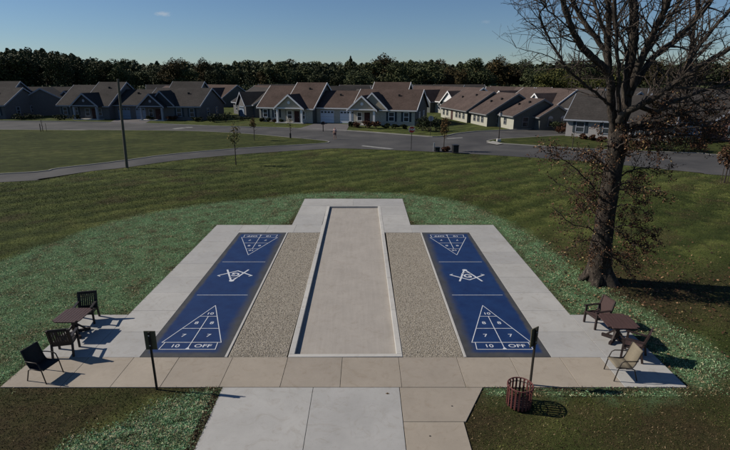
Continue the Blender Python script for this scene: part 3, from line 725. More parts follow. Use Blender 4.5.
BG = [  # px, distance, rotation, prototype, words
    (24, 112, -70, CG, "grey roofed house with a pale gable, far left behind the leftmost duplex"),
    (52, 113, 5, CG, "long grey roofed house in the gap left of the pole's duplex"),
    (150, 122, -60, CB, "brown roofed house showing over the left duplex's garage"),
    (174, 142, 20, CG, "grey roof peeping over the ridge of the left duplex, right of the brown one"),
    (206, 140, -35, CB, "brown roof behind the right end of the left duplex"),
    (243, 108, -58, CG, "dark house with a pale rake turned towards the lawn gap between the two duplexes"),
    (258, 128, -40, CB, "small brown roof right behind the dark house in the gap between the duplexes"),
    (284, 146, 10, CG, "grey roof above the left end of the brown duplex"),
    (345, 122, 12, CG, "grey roofed house above the white garage doors of the brown duplex"),
    (360, 136, -15, CG, "farther grey roof above the garage doors of the brown duplex"),
    (418, 122, -55, CB, "brown roof just behind the right end of the brown duplex"),
    (434, 138, -20, CG, "grey roof far behind the right end of the brown duplex"),
    (444, 114, -62, CR, "red roofed house with a white gable left of the right hand row"),
    (462, 142, 0, CG, "grey roof at the foot of the woods above the right hand row"),
    (494, 116, -64, CR, "red roofed house with a white gable behind the middle house of the row"),
    (514, 112, -25, CR, "red brown roof behind the nearest house of the row"),
    (528, 100, -66, CR, "red roofed house with a white gable right behind the nearest house of the row"),
    (556, 101, -48, CR, "red roofed house with a shaded end wall left of the bungalow"),
    (582, 88, -70, CG, "grey roofed house with a bright gable beside the bungalow"),
    (632, 104, -30, CG, "grey roof seen through the fork of the big tree"),
    (690, 96, -30, CG, "wide grey roof seen through the right limbs of the big tree"),
]
for pxx, Y, rz, proto, lab in BG:
    X = (pxx - 365) / F * (Y * CP + 5 * SP); dup(proto, (X, Y, 0), R(rz), lab)
for c in (CG, CB, CR):
    for q in list(kids(c)):
        for qq in kids(q): bpy.data.objects.remove(qq)
        bpy.data.objects.remove(q)
    bpy.data.objects.remove(c)
bpy.context.view_layer.update()

# ------------------------------------------------------------------ leaves and trees
def quads(C, size, flat=0.0, aspect=1.0, seed=0):
    """little leaf faces at points C, random tilt"""
    g = np.random.default_rng(seed); k = len(C)
    nrm = g.normal(size=(k, 3)); nrm[:, 2] = nrm[:, 2] * (1 - flat) + flat * 2.2; nrm /= np.linalg.norm(nrm, axis=1)[:, None]
    t = np.cross(nrm, g.normal(size=(k, 3))); t /= np.linalg.norm(t, axis=1)[:, None]; b_ = np.cross(nrm, t)
    s_ = (size if np.ndim(size) else np.full(k, size)) * g.uniform(.6, 1.35, k)
    t = t * (s_ * aspect / 2)[:, None]; b_ = b_ * (s_ / 2)[:, None]
    V = np.stack([C - t, C - b_ * .8, C + t, C + b_ * .8], 1).reshape(-1, 3)
    return V, np.arange(4 * k).reshape(k, 4)
def crown_pts(g, rx, rz, zc, lobes, per, spread=.42):
    out = []
    for _ in range(lobes):
        d = g.normal(size=3); d /= np.linalg.norm(d); rr = g.uniform(.35, .80)
        c = np.array([d[0] * rx * rr, d[1] * rx * rr, zc + d[2] * rz * rr])
        p = g.normal(size=(per, 3)); p /= np.linalg.norm(p, axis=1)[:, None]
        q = p * (g.uniform(.55, 1.05, per) * spread)[:, None] * np.array([rx, rx, rz * .75]) * g.uniform(.7, 1.15)
        out.append(c + q)
    return np.concatenate(out)
def forest_tree(kind, m, h, rx, seed, conif=False):
    g = np.random.default_rng(seed)
    P = crown_pts(g, rx, h * .44, h * .55, int(g.integers(15, 24)), 230, g.uniform(.34, .48))
    if conif:
        z = g.uniform(.12, 1, 1900); a = g.uniform(0, 6.28, 1900); rr = rx * (1 - z) ** .75 * (.65 + .35 * np.sin(z * 60 + a * 2)) * g.uniform(.5, 1.05, 1900)
        P = np.stack([rr * np.cos(a), rr * np.sin(a), z * h], 1)
    r = thing("woodland_tree", "", "tree")
    V, Fc = quads(P, .46, seed=seed); npmesh("crown", V, Fc, [m], r)
    MB().tube([(0, 0, -.2), (.1, 0, h * .3), (0, .1, h * .6)], [.32, .24, .1], 6).build("trunk", "twig", r)
    return r
FT = [forest_tree(0, "forestpale", 14, 4.6, 1), forest_tree(0, "forest", 15, 5.2, 2), forest_tree(0, "forestpale", 13, 5.4, 3), forest_tree(0, "forest", 15.5, 4.2, 4),
      forest_tree(1, "forest2", 13.5, 5.0, 5), forest_tree(1, "forest2", 14.5, 4.5, 6), forest_tree(2, "forest3", 11, 5.2, 7), forest_tree(0, "forest", 16, 3.4, 8, True)]
WORDS = ["mid green rounded tree in the wood behind the houses", "dark green rounded tree in the wood behind the houses"] * 2 + ["brownish autumn tree in the wood behind the houses"] * 2 + ["yellow green tree at the edge of the wood behind the big bare tree", "narrow pointed tree rising from the wood behind the houses"]
prof = [(-400, 50), (-140, 44), (0, 45), (40, 45), (62, 47), (85, 53), (110, 57), (150, 59), (210, 59), (250, 58), (285, 57), (300, 59), (345, 58), (400, 57), (425, 56), (445, 59), (490, 59), (520, 60), (560, 58), (600, 59), (730, 60), (1000, 60)]
def prof_y(x):
    for (a, ya), (b_, yb) in zip(prof[:-1], prof[1:]):
        if a <= x <= b_: return ya + (yb - ya) * (x - a) / (b_ - a)
    return 58
spots = []
x = -330.0
while x < 960:
    spots.append((x, rnd.uniform(172, 198), rnd.choice((-4, -2, -1, 1, 3, 5, 7)) + rnd.uniform(-1, 1))); x += rnd.uniform(9, 19)
x = -330.0
while x < 960:
    spots.append((x, rnd.uniform(208, 240), rnd.uniform(-2.5, 6.0))); x += rnd.uniform(9, 13)
for (pxx, Y, dyy) in spots:
    ht = at(pxx, prof_y(pxx) + dyy, Y).z
    X = (pxx - 365) / F * (Y * CP)
    i = rnd.choices(range(8), [4, 4, 4, 4, 2.2, 2.2, 0, .25] if pxx < 470 else [3, 3, 3, 3, 3, 3, 0, .2])[0]
    proto = FT[i]; k = ht / [14, 15, 13, 15.5, 13.5, 14.5, 11, 16][i] / 1.0
    dup(proto, (X, Y, 0), rnd.uniform(0, 6.28), WORDS[i], ["trees of the wood, green crowns", "trees of the wood, dark crowns", "trees of the wood, autumn crowns", "trees of the wood, pointed crowns"][(0, 1, 0, 1, 2, 2, 2, 3)[i]], (k * rnd.uniform(.85, 1.45),) * 2 + (k,))
for pxx, yy, Y in ((548, 70, 150), (562, 66, 155), (578, 72, 148), (596, 76, 152), (612, 70, 156)):
    k = at(pxx, yy, Y).z / 11; dup(FT[6], ((pxx - 365) / F * Y * CP, Y, 0), rnd.uniform(0, 6), WORDS[6], "yellow green trees behind the big bare tree", (k, k, k))
for c in FT:
    for q in list(kids(c)): bpy.data.objects.remove(q)
    bpy.data.objects.remove(c)
# the wood's depth behind and below the countable crowns
k = 110000; a = rng.uniform(-360, 980, k); Y = rng.uniform(200, 300, k); P = np.empty((k, 3))
P[:, 0] = (a - 365) / F * Y * CP; P[:, 1] = Y
py = np.interp(a, [p[0] for p in prof], [p[1] for p in prof]) + 6.0 + 2.2 * np.sin(a * .31) * np.sin(a * .083 + 1) + 1.2 * np.sin(a * .9)
top = CH + Y * np.tan(np.arctan((225 - py) / F) - PITCH)
P[:, 2] = top * rng.random(k) ** .45
V, Fc = quads(P, 1.15, seed=5); tag(npmesh("woodland", V, Fc, ["forest"]), "dark mass of the wood behind the first trees along the horizon", "woodland", kind="stuff")
k = 50000; a = rng.uniform(-360, 980, k); Y = rng.uniform(165, 205, k); P = np.stack([(a - 365) / F * Y * CP, Y, rng.random(k) * 5.0], 1)
V, Fc = quads(P, .9, seed=6); tag(npmesh("undergrowth", V, Fc, ["forest"]), "dark undergrowth along the foot of the wood behind the houses", "undergrowth", kind="stuff")

# ---- the big bare tree
TY = 19.15
big = thing("bare_tree", "big bare shade tree with brown leaves on its low branches, right of the courts", "tree", (10.03, TY, 0))
OFF = Vector((10.03, TY, 0))
tm, tw, leafP = MB(), MB(), []
def jpath(pts, k=5, amp=.04):
    v = [Vector(p) for p in pts]; out = []
    for i in range(len(v) - 1):
        p0, p1, p2, p3 = v[max(i - 1, 0)], v[i], v[i + 1], v[min(i + 2, len(v) - 1)]
        for t in range(k):
            t /= k; q = .5 * ((2 * p1) + (p2 - p0) * t + (2 * p0 - 5 * p1 + 4 * p2 - p3) * t * t + (3 * p1 - p0 - 3 * p2 + p3) * t ** 3)
            out.append(q + Vector((rnd.gauss(0, amp), rnd.gauss(0, amp), rnd.gauss(0, amp))))
    out.append(v[-1]); return out
def limb(pp, d0, d1, r0, r1, n_=9, amp=.03, mb=tm, ext=0):
    m_ = len(pp); P = [at(x, y, TY + d0 + (d1 - d0) * (i / (m_ - 1))) - OFF for i, (x, y) in enumerate(pp)]
    if ext: d = (P[-1] - P[-2]).normalized(); P += [P[-1] + d * ext * .5 + Vector((rnd.uniform(-.3, .3), rnd.uniform(-.3, .3), .1)), P[-1] + d * ext + Vector((rnd.uniform(-.6, .6), rnd.uniform(-.6, .6), .2))]
    P = jpath(P, 5, amp); L = len(P); kk = .70 if mb is tm else 1.0; rad = [kk * (r0 + (r1 - r0) * (i / (L - 1)) ** .8) * (1 + .07 * math.sin(i * 1.7) + rnd.gauss(0, .03)) for i in range(L)]
    mb.tube(P, rad, n_); return P, rad
def twigs(P, rad, dens, length, lvl=2, lf=0.0, up=.25, start=.15, leaf_r=.22, droop=0.0):
    tot = sum((b_ - a_).length for a_, b_ in zip(P[:-1], P[1:])); cnt = max(1, int(tot * dens))
    for _ in range(cnt):
        t = start + (1 - start) * rnd.random(); i = min(int(t * (len(P) - 1)), len(P) - 2)
        p = P[i].lerp(P[i + 1], rnd.random()); d = (P[i + 1] - P[i]).normalized()
        side = Vector((rnd.gauss(0, 1), rnd.gauss(0, 1), rnd.gauss(0, 1))); side -= d * side.dot(d); side.normalize()
        dr = (d * rnd.uniform(.25, .9) + side * rnd.uniform(.6, 1.1) + Vector((0, 0, up - droop * rnd.random()))).normalized()
        L = length * rnd.uniform(.45, 1.2) * (1.1 - .5 * t); k = 5; q = [p]
        for s_ in range(k):
            dr = (dr + Vector((rnd.gauss(0, .16), rnd.gauss(0, .16), rnd.gauss(.03 - droop * .1, .14)))).normalized(); q.append(q[-1] + dr * L / k)
        r0 = min(rad[i] * .5, .005 + .014 * L); tw.tube(q, [r0 * (1 - .8 * s_ / k) + .002 for s_ in range(k + 1)], 4 if lvl > 1 else 3, cap=False)
        if lvl > 0: twigs(q, [r0] * (k + 1), 2.6 if lvl > 1 else 3.4, L * .48, lvl - 1, lf, up, .2, leaf_r, droop)
        if lf:
            for s_ in range(1, k + 1):
                m_ = np.random.default_rng(rnd.randrange(1 << 30)).poisson(lf)
                for _k in range(m_): leafP.append(q[s_] + Vector((rnd.gauss(0, leaf_r), rnd.gauss(0, leaf_r), rnd.gauss(-.03, leaf_r * .8))))
# trunk with flared, lobed roots
prof_t = [((600.5, 283), .66), ((600.5, 277), .52), ((600, 268), .42), ((601, 250), .365), ((604, 225), .32), ((608, 200), .305), ((613, 170), .29), ((617, 145), .30), ((620, 124), .30)]
P = [at(*q, TY) - OFF for q, r in prof_t]; P[0].z = -.1; P[0].x = P[1].x
PP = jpath(P, 4, .0); RR = 1.16 * np.interp(np.linspace(0, len(prof_t) - 1, len(PP)), range(len(prof_t)), [r for _, r in prof_t])
vs0, nn = [], 20
for i, (p, r) in enumerate(zip(PP, RR)):
    fl = max(0, 1 - p.z / .9)
    for k in range(nn):
        a = 2 * math.pi * k / nn; rr = r * (1 + .30 * fl * math.sin(a * 5 + .6) + .05 * math.sin(a * 7 + p.z * 2.1) + .04 * math.sin(a * 3 - p.z * 4))
        vs0.append((p.x + rr * math.cos(a), p.y + rr * math.sin(a), p.z))
tm.add(vs0, [(i * nn + k, i * nn + (k + 1) % nn, (i + 1) * nn + (k + 1) % nn, (i + 1) * nn + k) for i in range(len(PP) - 1) for k in range(nn)])
for a in (.5, 1.7, 3.0, 4.1, 5.2):
    a += rnd.uniform(-.2, .2); tm.tube([(.30 * math.cos(a) + .0, .30 * math.sin(a), .55), (.55 * math.cos(a), .55 * math.sin(a), .2), (.9 * math.cos(a + .1), .9 * math.sin(a + .1), -.04)], [.14, .13, .04], 8)
limbs = [
    ([(616, 132), (612, 115), (611, 95), (610, 80), (605, 69), (592, 57), (580, 44), (571, 26), (563, 0)], 0, -1.5, .26, .105, 1.5),
    ([(611, 90), (608, 68), (604, 50), (590, 30), (579, 14), (570, -4)], 0, .8, .16, .09, 2),
    ([(610, 84), (609, 62), (608, 40), (609, 20), (608, -4)], 0, -.6, .17, .12, 2.5),
    ([(608, 45), (604, 31), (596, 8), (592, -5)], -.3, .5, .10, .07, 2),
    ([(622, 130), (619, 105), (619, 75), (617, 50), (616, 25), (614, -4)], -.3, -1.2, .11, .075, 2.5),
    ([(619, 126), (625, 112), (628, 78), (633, 45), (634, 20), (634, -5)], 0, .5, .30, .19, 3),
    ([(625, 106), (632, 86), (641, 60), (650, 40), (662, 16), (671, -4)], .2, -.8, .22, .12, 2.5),
    ([(628, 96), (640, 76), (655, 56), (678, 38), (700, 14), (714, -4)], 0, 1.6, .20, .10, 2.5),
    ([(636, 70), (648, 50), (662, 30), (684, -4)], .2, 2.2, .12, .07, 2),
    ([(630, 60), (622, 40), (616, 30), (612, 12)], .3, 1.6, .08, .05, 1.5),
    ([(619, 122), (624, 113), (637, 107), (648, 101), (661, 93), (683, 77), (705, 63), (735, 46)], -.6, -2.2, .20, .085, 1.5),
    ([(640, 106), (656, 112), (668, 104), (680, 99), (700, 92), (735, 80)], -.8, 1.2, .13, .07, 1.5),
    ([(622, 128), (640, 122), (655, 112), (666, 98), (676, 80), (690, 60), (704, 40), (730, 10)], .8, 3.2, .19, .08, 2),
    ([(625, 128), (650, 124), (670, 118), (684, 104), (688, 75), (691, 48), (698, -3)], .6, 1.6, .15, .06, 2),
    ([(616, 112), (604, 100), (593, 91), (578, 79), (566, 68), (559, 55), (546, 33), (540, 14)], -.3, -1.8, .085, .03, .6),
    ([(564, 64), (552, 58), (535, 52), (516, 48)], -1.5, -2, .03, .012, 0),
    ([(559, 55), (561, 36), (556, 18), (548, 0)], -1.7, -1, .03, .018, .8),
    ([(552, 44), (538, 30), (524, 18), (514, 8)], -1.6, -2.4, .026, .010, 0),
    ([(575, 33), (562, 22), (546, 8), (536, -3)], -1, -2.4, .035, .018, .6),
    ([(620, 60), (655, 62), (656, 82), (662, 95)], .3, -.6, .05, .025, 0),
]
LP = []
for pp, d0, d1, r0, r1, ext in limbs: LP.append(limb(pp, d0, d1, r0, r1, 9, .012, tm, ext))
for i, (P, rad) in enumerate(LP):
    thin = i in (15, 16, 17, 18, 14)
    twigs(P, rad, 8.5 if thin else (6.2 if i in (6, 7, 8, 10, 11, 12, 13) else 4.6), 1.4 if thin else 2.0, 2, .09 if i in (10, 11, 12, 13, 7) else 0, .22, .25 if not thin else .1, .08)
low = [  # low leafy branches: path, depths, radius, leaves
    ([(607, 205), (598, 193), (585, 177), (563, 160), (538, 147)], 0, -1.4, .05, .010, .45),
    ([(606, 215), (590, 200), (570, 188), (550, 182)], 0, .8, .04, .010, .35),
    ([(612, 172), (596, 158), (578, 150), (560, 150)], -.2, -1.4, .045, .010, .6),
    ([(603, 238), (588, 228), (570, 222), (554, 208)], -.2, -1.0, .035, .010, .5),
    ([(602, 245), (592, 240), (580, 243), (566, 250)], -.3, -1.2, .03, .010, .5),
    ([(602, 245), (618, 262), (632, 268)], -.3, -.9, .05, .012, .6),
    ([(603, 232), (622, 226), (640, 228), (656, 236)], -.3, -1.0, .045, .010, 1.6),
    ([(604, 222), (618, 232), (634, 244), (650, 250)], -.3, -1.5, .04, .010, 1.4),
    ([(602, 240), (596, 246), (590, 256)], -.4, -.9, .03, .010, 1.5),
    ([(609, 195), (630, 188), (650, 190), (668, 200)], .1, .9, .05, .010, .7),
    ([(611, 182), (632, 170), (654, 168), (672, 176)], .2, -.8, .05, .010, .7),
    ([(613, 165), (630, 152), (648, 148), (664, 152)], 0, -1.3, .05, .010, .9),
    ([(617, 140), (640, 136), (668, 134), (700, 136), (735, 142)], .2, 1.4, .09, .03, .9),
    ([(640, 122), (668, 126), (694, 124), (735, 118)], .4, 2.4, .08, .03, .6),
    ([(616, 148), (606, 146), (596, 150), (588, 158)], -.3, -1.1, .04, .010, 1.2),
    ([(650, 101), (656, 104), (664, 106)], -1.2, -1.5, .04, .01, 2.2),
    ([(604, 225), (596, 216), (590, 206), (588, 196)], -.4, -.9, .03, .01, .9),
    ([(615, 150), (626, 142), (640, 138), (652, 142)], -.4, -1.2, .05, .01, 1.6), ([(612, 175), (604, 168), (596, 170), (588, 180)], -.4, -1.1, .03, .01, 1.0),
    ([(609, 195), (618, 186), (630, 182), (640, 186)], -.4, -1.2, .04, .01, 1.4), ([(606, 212), (618, 206), (632, 206), (646, 212)], -.4, -1.3, .04, .01, 1.5),
    ([(606, 205), (600, 198), (590, 200), (578, 208)], -.4, -1.2, .03, .01, 1.0), ([(620, 135), (645, 128), (680, 128), (720, 126)], -.3, -1.0, .07, .02, 1.1),
    ([(622, 130), (655, 118), (690, 112), (735, 108)], .3, 1.5, .07, .02, .8), ([(660, 110), (690, 104), (735, 98)], .6, 2.6, .06, .02, .5), ([(690, 118), (705, 128), (735, 134)], .8, 1.4, .05, .02, .9),
    ([(602, 248), (612, 256), (620, 252), (634, 256)], -.4, -1.0, .04, .01, 1.2),
]
for pp, d0, d1, r0, r1, lf in low:
    P, rad = limb(pp, d0, d1, r0, r1, 6, .03, tw); twigs(P, rad, 8.0, .95, 1, lf * 2.5, .05, .2, .07, .3)
for z in np.arange(.5, 4.6, .012):     # shoots with leaves straight off the trunk
    if rnd.random() < .55:
        i = min(int(np.searchsorted([p.z for p in PP], z)), len(PP) - 1); a = rnd.uniform(0, 6.28); p = PP[i] + Vector((math.cos(a), math.sin(a), 0)) * (RR[i] + rnd.uniform(0, .22)); leafP.append(Vector((p.x, p.y, z)))
tm.build("trunk", "bark", big, smooth=True); tw.build("branches", "twig", big)
V, Fc = quads(np.array([tuple(p) for p in leafP]), .056, seed=9, aspect=1.5)
tag(npmesh("leaves", V, Fc, ["russet"], big), "dry brown leaves on low twigs", None)
print("big tree leaves", len(leafP), "twig faces", len(tw.f))

# ---- young trees
def young(label, x, y, h, m, leaves, cr, stakes=0, seed=0, guard=False, lean=0.0, dense=1):
    X, Y = gp(x, y); r = thing("young_tree", label, "tree", (X, Y, 0), 0, "young trees on the lawns")
    g = np.random.default_rng(seed); t = MB(); t.tube([(0, 0, -.1), (.03, 0, h * .4), (lean, .02, h * .98)], [.06, .045, .012], 6)
    for k in range(14):
        z = h * (.35 + .6 * k / 14); a = k * 2.4; L = cr * (1.05 - .6 * k / 14); t.tube([(0, 0, z), (L * .5 * math.cos(a), L * .5 * math.sin(a), z + L * .35), (L * math.cos(a), L * math.sin(a), z + L * .6)], [.022, .014, .006], 4)
    t.build("trunk", "twig", r)
    if leaves:
        C = crown_pts(g, cr, h * .33, h * .68, 9, leaves // 9, .5); V, Fc = quads(C, .15, seed=seed); npmesh("crown", V, Fc, [m], r)
    for k in range(stakes):
        a = k * 6.28 / stakes + .5; MB().tube([(.5 * math.cos(a), .5 * math.sin(a), -.1), (.5 * math.cos(a), .5 * math.sin(a), 1.25)], .03, 5).build("stake", "twig", r)
    if guard: MB().tube([(0, 0, 0), (0, 0, .75)], .12, 8).build("trunk_guard", "black", r)
    return r
young("thin young tree with a few yellow leaves, at the edge of the near drive", 236, 165, 4.2, "youngleaf", 220, .75, 0, 1)
young("slim orange leaved young tree on the island in front of the lawn gap", 254.5, 141, 3.6, "orangeleaf", 320, .6, 0, 2, lean=-.05)
young("nearly leafless young tree with black trunk guard at the left island's tip", 290.5, 138.8, 3.0, "youngleaf", 70, .5, 0, 3, True)
young("small leafless sapling between three stakes on the far left of the island", 43, 132, 2.0, "youngleaf", 0, .3, 3, 4)
young("bushy young tree with reddish green leaves by the road junction, beside the stop sign", 443.5, 151, 4.0, "orangeleaf", 620, .8, 0, 5)
young("brown leaved young tree at the right edge of the photo", 724, 183, 3.6, "russet", 1100, .9, 2, 6)
young("leafless sapling on the grass island in front of the bungalow", 572, 149, 2.2, "youngleaf", 24, .35, 0, 7)

# ---- shrubs
def shrub(label, x, y, w_, h, m="shrub", seed=0, group="shrubs round the houses", Yoff=0):
    X, Y = gp(x, y); Y += Yoff; r = thing("shrub", label, "shrub", (X, Y, 0), 0, group); g = np.random.default_rng(seed + 50)
    C = crown_pts(g, w_ / 2, h * .5, h * .5, 10, 60, .5); C[:, 2] = np.abs(C[:, 2]); V, Fc = quads(C, .20, seed=seed); npmesh("foliage", V, Fc, [m], r)
    st = MB()
    for k in range(4): st.tube([(0, 0, -.1), (w_ * .2 * math.cos(k * 1.6), w_ * .2 * math.sin(k * 1.6), h * .6)], [.04, .015], 4)
    st.build("stem", "twig", r)
SH = [(262, 121.6, 1.1, .8, "shrub", "left end of the brown duplex, first of its row"), (268, 122, 1.1, .8, "shrub", "brown duplex's left wall, second from its corner"), (275, 122.4, 1.0, .7, "redshrub", "brown duplex's left wall, under its second window"), (281, 122.6, 1, .7, "shrub", "brown duplex's left porch"),
      (352, 127, 1.6, 1.0, "shrub", "right of the brown duplex's garage"), (358, 127.5, 1.8, 1.2, "redshrub", "left post of the brown duplex's right porch"), (367, 128.2, 2.2, 1.2, "redshrub", "middle of the brown duplex's right porch"), (376, 128.6, 1.8, 1.2, "redshrub", "right post of the brown duplex's right porch"),
      (386, 128.6, 1.3, .9, "shrub", "right of the brown duplex's right porch"), (395, 128.8, 1.3, .8, "shrub", "between the right hand windows of the brown duplex"), (404, 129.2, 1.3, .8, "shrub", "right hand corner of the brown duplex"),
      (422, 131, 2.6, 2.2, "shrub", "shaded end wall of the brown duplex, leftmost"), (429, 131.5, 3.2, 3.0, "shrub", "shaded end wall of the brown duplex, tallest"), (436, 131, 2.8, 2.4, "shrub", "shaded end wall of the brown duplex, rightmost"),
      (344, 122.6, 1.7, 1.9, "youngleaf", "between the two white garage doors"), (338, 121.6, 1.3, 2.2, "shrub", "left of the pale bush between the white garage doors"),
      (22, 119.6, 3.4, 1.4, "shrub", "far left house's gable"), (34, 119.2, 3.0, 1.2, "shrub", "left duplex's left neighbour"), (60, 119.6, 3, 1.0, "shrub", "left wing of the dark duplex"), (75, 119.8, 2.5, 1, "shrub", "left wing of the dark duplex near its porch"),
      (150, 120.2, 2, 1.0, "shrub", "right garage of the dark duplex"), (172, 120.8, 2.6, 1.1, "redshrub", "right porch of the dark duplex"), (196, 121.4, 2.6, 1.1, "shrub", "right wing of the dark duplex"), (214, 122, 3.0, 1.7, "shrub", "right corner of the dark duplex"), (226, 121.6, 3.6, 1.8, "shrub", "shaded end of the dark duplex"), (241, 120.6, 3.4, 1.0, "shrub", "lawn gap between the duplexes"),
      (583, 139.8, 1.2, .8, "redshrub", "bungalow's first window"), (592, 141, 1.2, .8, "redshrub", "bungalow wall between its windows"), (601, 142, 1.3, .8, "redshrub", "bungalow wall behind the tree trunk"), (562, 133, 2.6, 1.8, "redshrub", "left corner of the bungalow"), (556, 131, 2.6, 1.6, "shrub", "nearest row house's right corner"),
      (653, 150.5, 3.0, 1.7, "shrub", "grass island behind the tree, left of the dark hedge"), (668, 151.5, 3.6, 1.9, "shrub", "grass island right of the big trunk, first bush"), (682, 151.8, 3.6, 1.8, "shrub", "grass island right of the big trunk, second bush"), (696, 152.2, 3.2, 1.6, "redshrub", "grass island near the right edge"), (640, 149.5, 2.4, 1.3, "redshrub", "grass island just right of the big trunk"),
      (509, 127.6, .9, 1.0, "shrub", "cream front of the nearest row house"), (446, 151.8, 1.0, .7, "redshrub", "foot of the young tree by the junction")]
for i, (x, y, w_, h, m, wd) in enumerate(SH):
    kindw = {"shrub": "dark green", "redshrub": "reddish brown", "youngleaf": "pale yellow green"}[m]
    shrub(f"{kindw} shrub by the {wd}" if not wd.startswith(("right of", "between", "left of")) else f"{kindw} shrub {wd}", x, y, w_, h, m, i)

# ------------------------------------------------------------------ grass and mulch fibres (uncountable)
def blades(k, x0, x1, y0, y1, pw):
    Y = y0 + (y1 - y0) * rng.random(k) ** pw; lim = Y * .80 + 4.5
    X = rng.uniform(-1, 1, k) * lim; return X, Y
def tri_blades(X, Y, h, wd, lay):
    k = len(X); a = rng.uniform(0, 6.28, k); d = rng.uniform(0, 6.28, k); V = np.empty((k, 3, 3))
    V[:, 0] = np.stack([X - np.cos(a) * wd, Y - np.sin(a) * wd, np.full(k, -.002)], 1); V[:, 1] = np.stack([X + np.cos(a) * wd, Y + np.sin(a) * wd, np.full(k, -.002)], 1)
    V[:, 2] = np.stack([X + np.cos(d) * h * lay, Y + np.sin(d) * h * lay, h], 1); return V.reshape(-1, 3), np.arange(3 * k).reshape(k, 3)
X, Y = blades(560000, 0, 0, 4.0, 38, 1.45); X = X * 1.0
inS = inpoly(X, Y, SEED[0]) | inpoly(X, Y, SEED[1]); ok = ~paved(X, Y, -.05) & ~(inS & (rng.random(len(X)) < .86)); X, Y = X[ok], Y[ok]
br = bare(X, Y); hb = rng.uniform(.018, .048, len(X)) * (1 - .35 * br); V, Fc = tri_blades(X, Y, hb, rng.uniform(.006, .013, len(X)), rng.uniform(.5, 1.8, len(X)))
X2, Y2 = blades(230000, 0, 0, 26, 62, 1.25); ok = (Y2 > 26 + 8 * rng.random(len(X2))) & ~inpoly(X2, Y2, SEED[0]) & ~paved(X2, Y2, 0) & ~inpoly(X2, Y2, NL + [(75, 90), (-75, 90), NL[0]])
X2, Y2 = X2[ok], Y2[ok]; V2, F2 = tri_blades(X2, Y2, rng.uniform(.02, .055, len(X2)), rng.uniform(.014, .03, len(X2)), rng.uniform(.6, 2.2, len(X2)))
Fc = np.concatenate([Fc, F2 + len(V)]); V = np.concatenate([V, V2]); X = np.concatenate([X, X2]); br = np.concatenate([br, bare(X2, Y2)])
tag(npmesh("grass", V, Fc, ["blade", "dry"], mi=(rng.random(len(X)) < br * 1.05 + .05)), "short grass blades of the lawn round the courts, browned in worn patches", "grass", kind="stuff")
xs, ys = [], []
for pl, k in ((SEED[0], 620000), (SEED[1], 80000)):
    q = np.array(pl); X = rng.uniform(q[:, 0].min(), q[:, 0].max(), k); Y = q[:, 1].min() + (q[:, 1].max() - q[:, 1].min()) * rng.random(k) ** 1.3
    rag = .10 + .30 * fbm(X, Y, .8, 5.0); o_ = inpoly(X + rng.normal(0, 1, k) * rag, Y + rng.normal(0, 1, k) * rag, pl) & ~paved(X, Y, -.02); xs.append(X[o_]); ys.append(Y[o_])
X, Y = np.concatenate(xs), np.concatenate(ys); cl = fbm(X, Y, 2.6, 3.0); ok = rng.random(len(X)) < .55 + .45 * np.clip((cl - .30) * 2.2, 0, 1); X, Y = X[ok], Y[ok]; cl = cl[ok]; k = len(X)
C = np.stack([X, Y, rng.uniform(.012, .055, k)], 1); V, Fc = quads(C, rng.uniform(.008, .021, k), .55, 4.2, 21)
dryp = np.clip((fbm(X, Y, 1.1, 8.0) - .42) * 2.0, 0.10, .85); edge_ = paved(X, Y, .20)
tag(npmesh("seed_mulch", V, Fc, ["mulch", "mulchdry", "soil"], mi=np.where(edge_ & (rng.random(k) < .75), 2, (rng.random(k) < dryp).astype(int))), "turquoise green seed mulch fibres strewn round the courts", "mulch", kind="stuff")

# fallen leaves on the lawn and paving near the tree
k = 2600; X = rng.normal(11.5, 3.2, k); Y = rng.normal(19.5, 3.0, k); ok = ~paved(X, Y, .02) & (X > 7.6); X, Y = X[ok], Y[ok]
V, Fc = quads(np.stack([X, Y, rng.uniform(.035, .06, len(X))], 1), .075, .8, 1.3, 31)
tag(npmesh("fallen_leaves", V, Fc, ["russet"]), "brown leaves scattered on the turf under the big tree", "leaves", kind="stuff")
for (x, y), lb in (((387.5, 393.5), "single brown leaf lying on the pale front walkway"), ((430, 436), "small dark leaf lying on the tan walkway slab at the bottom"), ((452, 406), "small dark leaf on the tan walkway right of the pale slabs")):
    X, Y = gp(x, y, .033); l = MB(); s_ = .06 if x < 400 else .03
    l.add([(-s_, 0, .003), (-.2 * s_, -.45 * s_, .008), (s_, -.1 * s_, .004), (.1 * s_, .5 * s_, .009), (-.2 * s_, -.45 * s_, .013), (.1 * s_, .5 * s_, .014)], [(0, 1, 2, 3), (0, 4, 5)])
    tag(l.build("fallen_leaf", "orangeleaf" if x < 400 else "canring", loc=(X, Y, .033)), lb, "leaf", "single leaves on the paving")

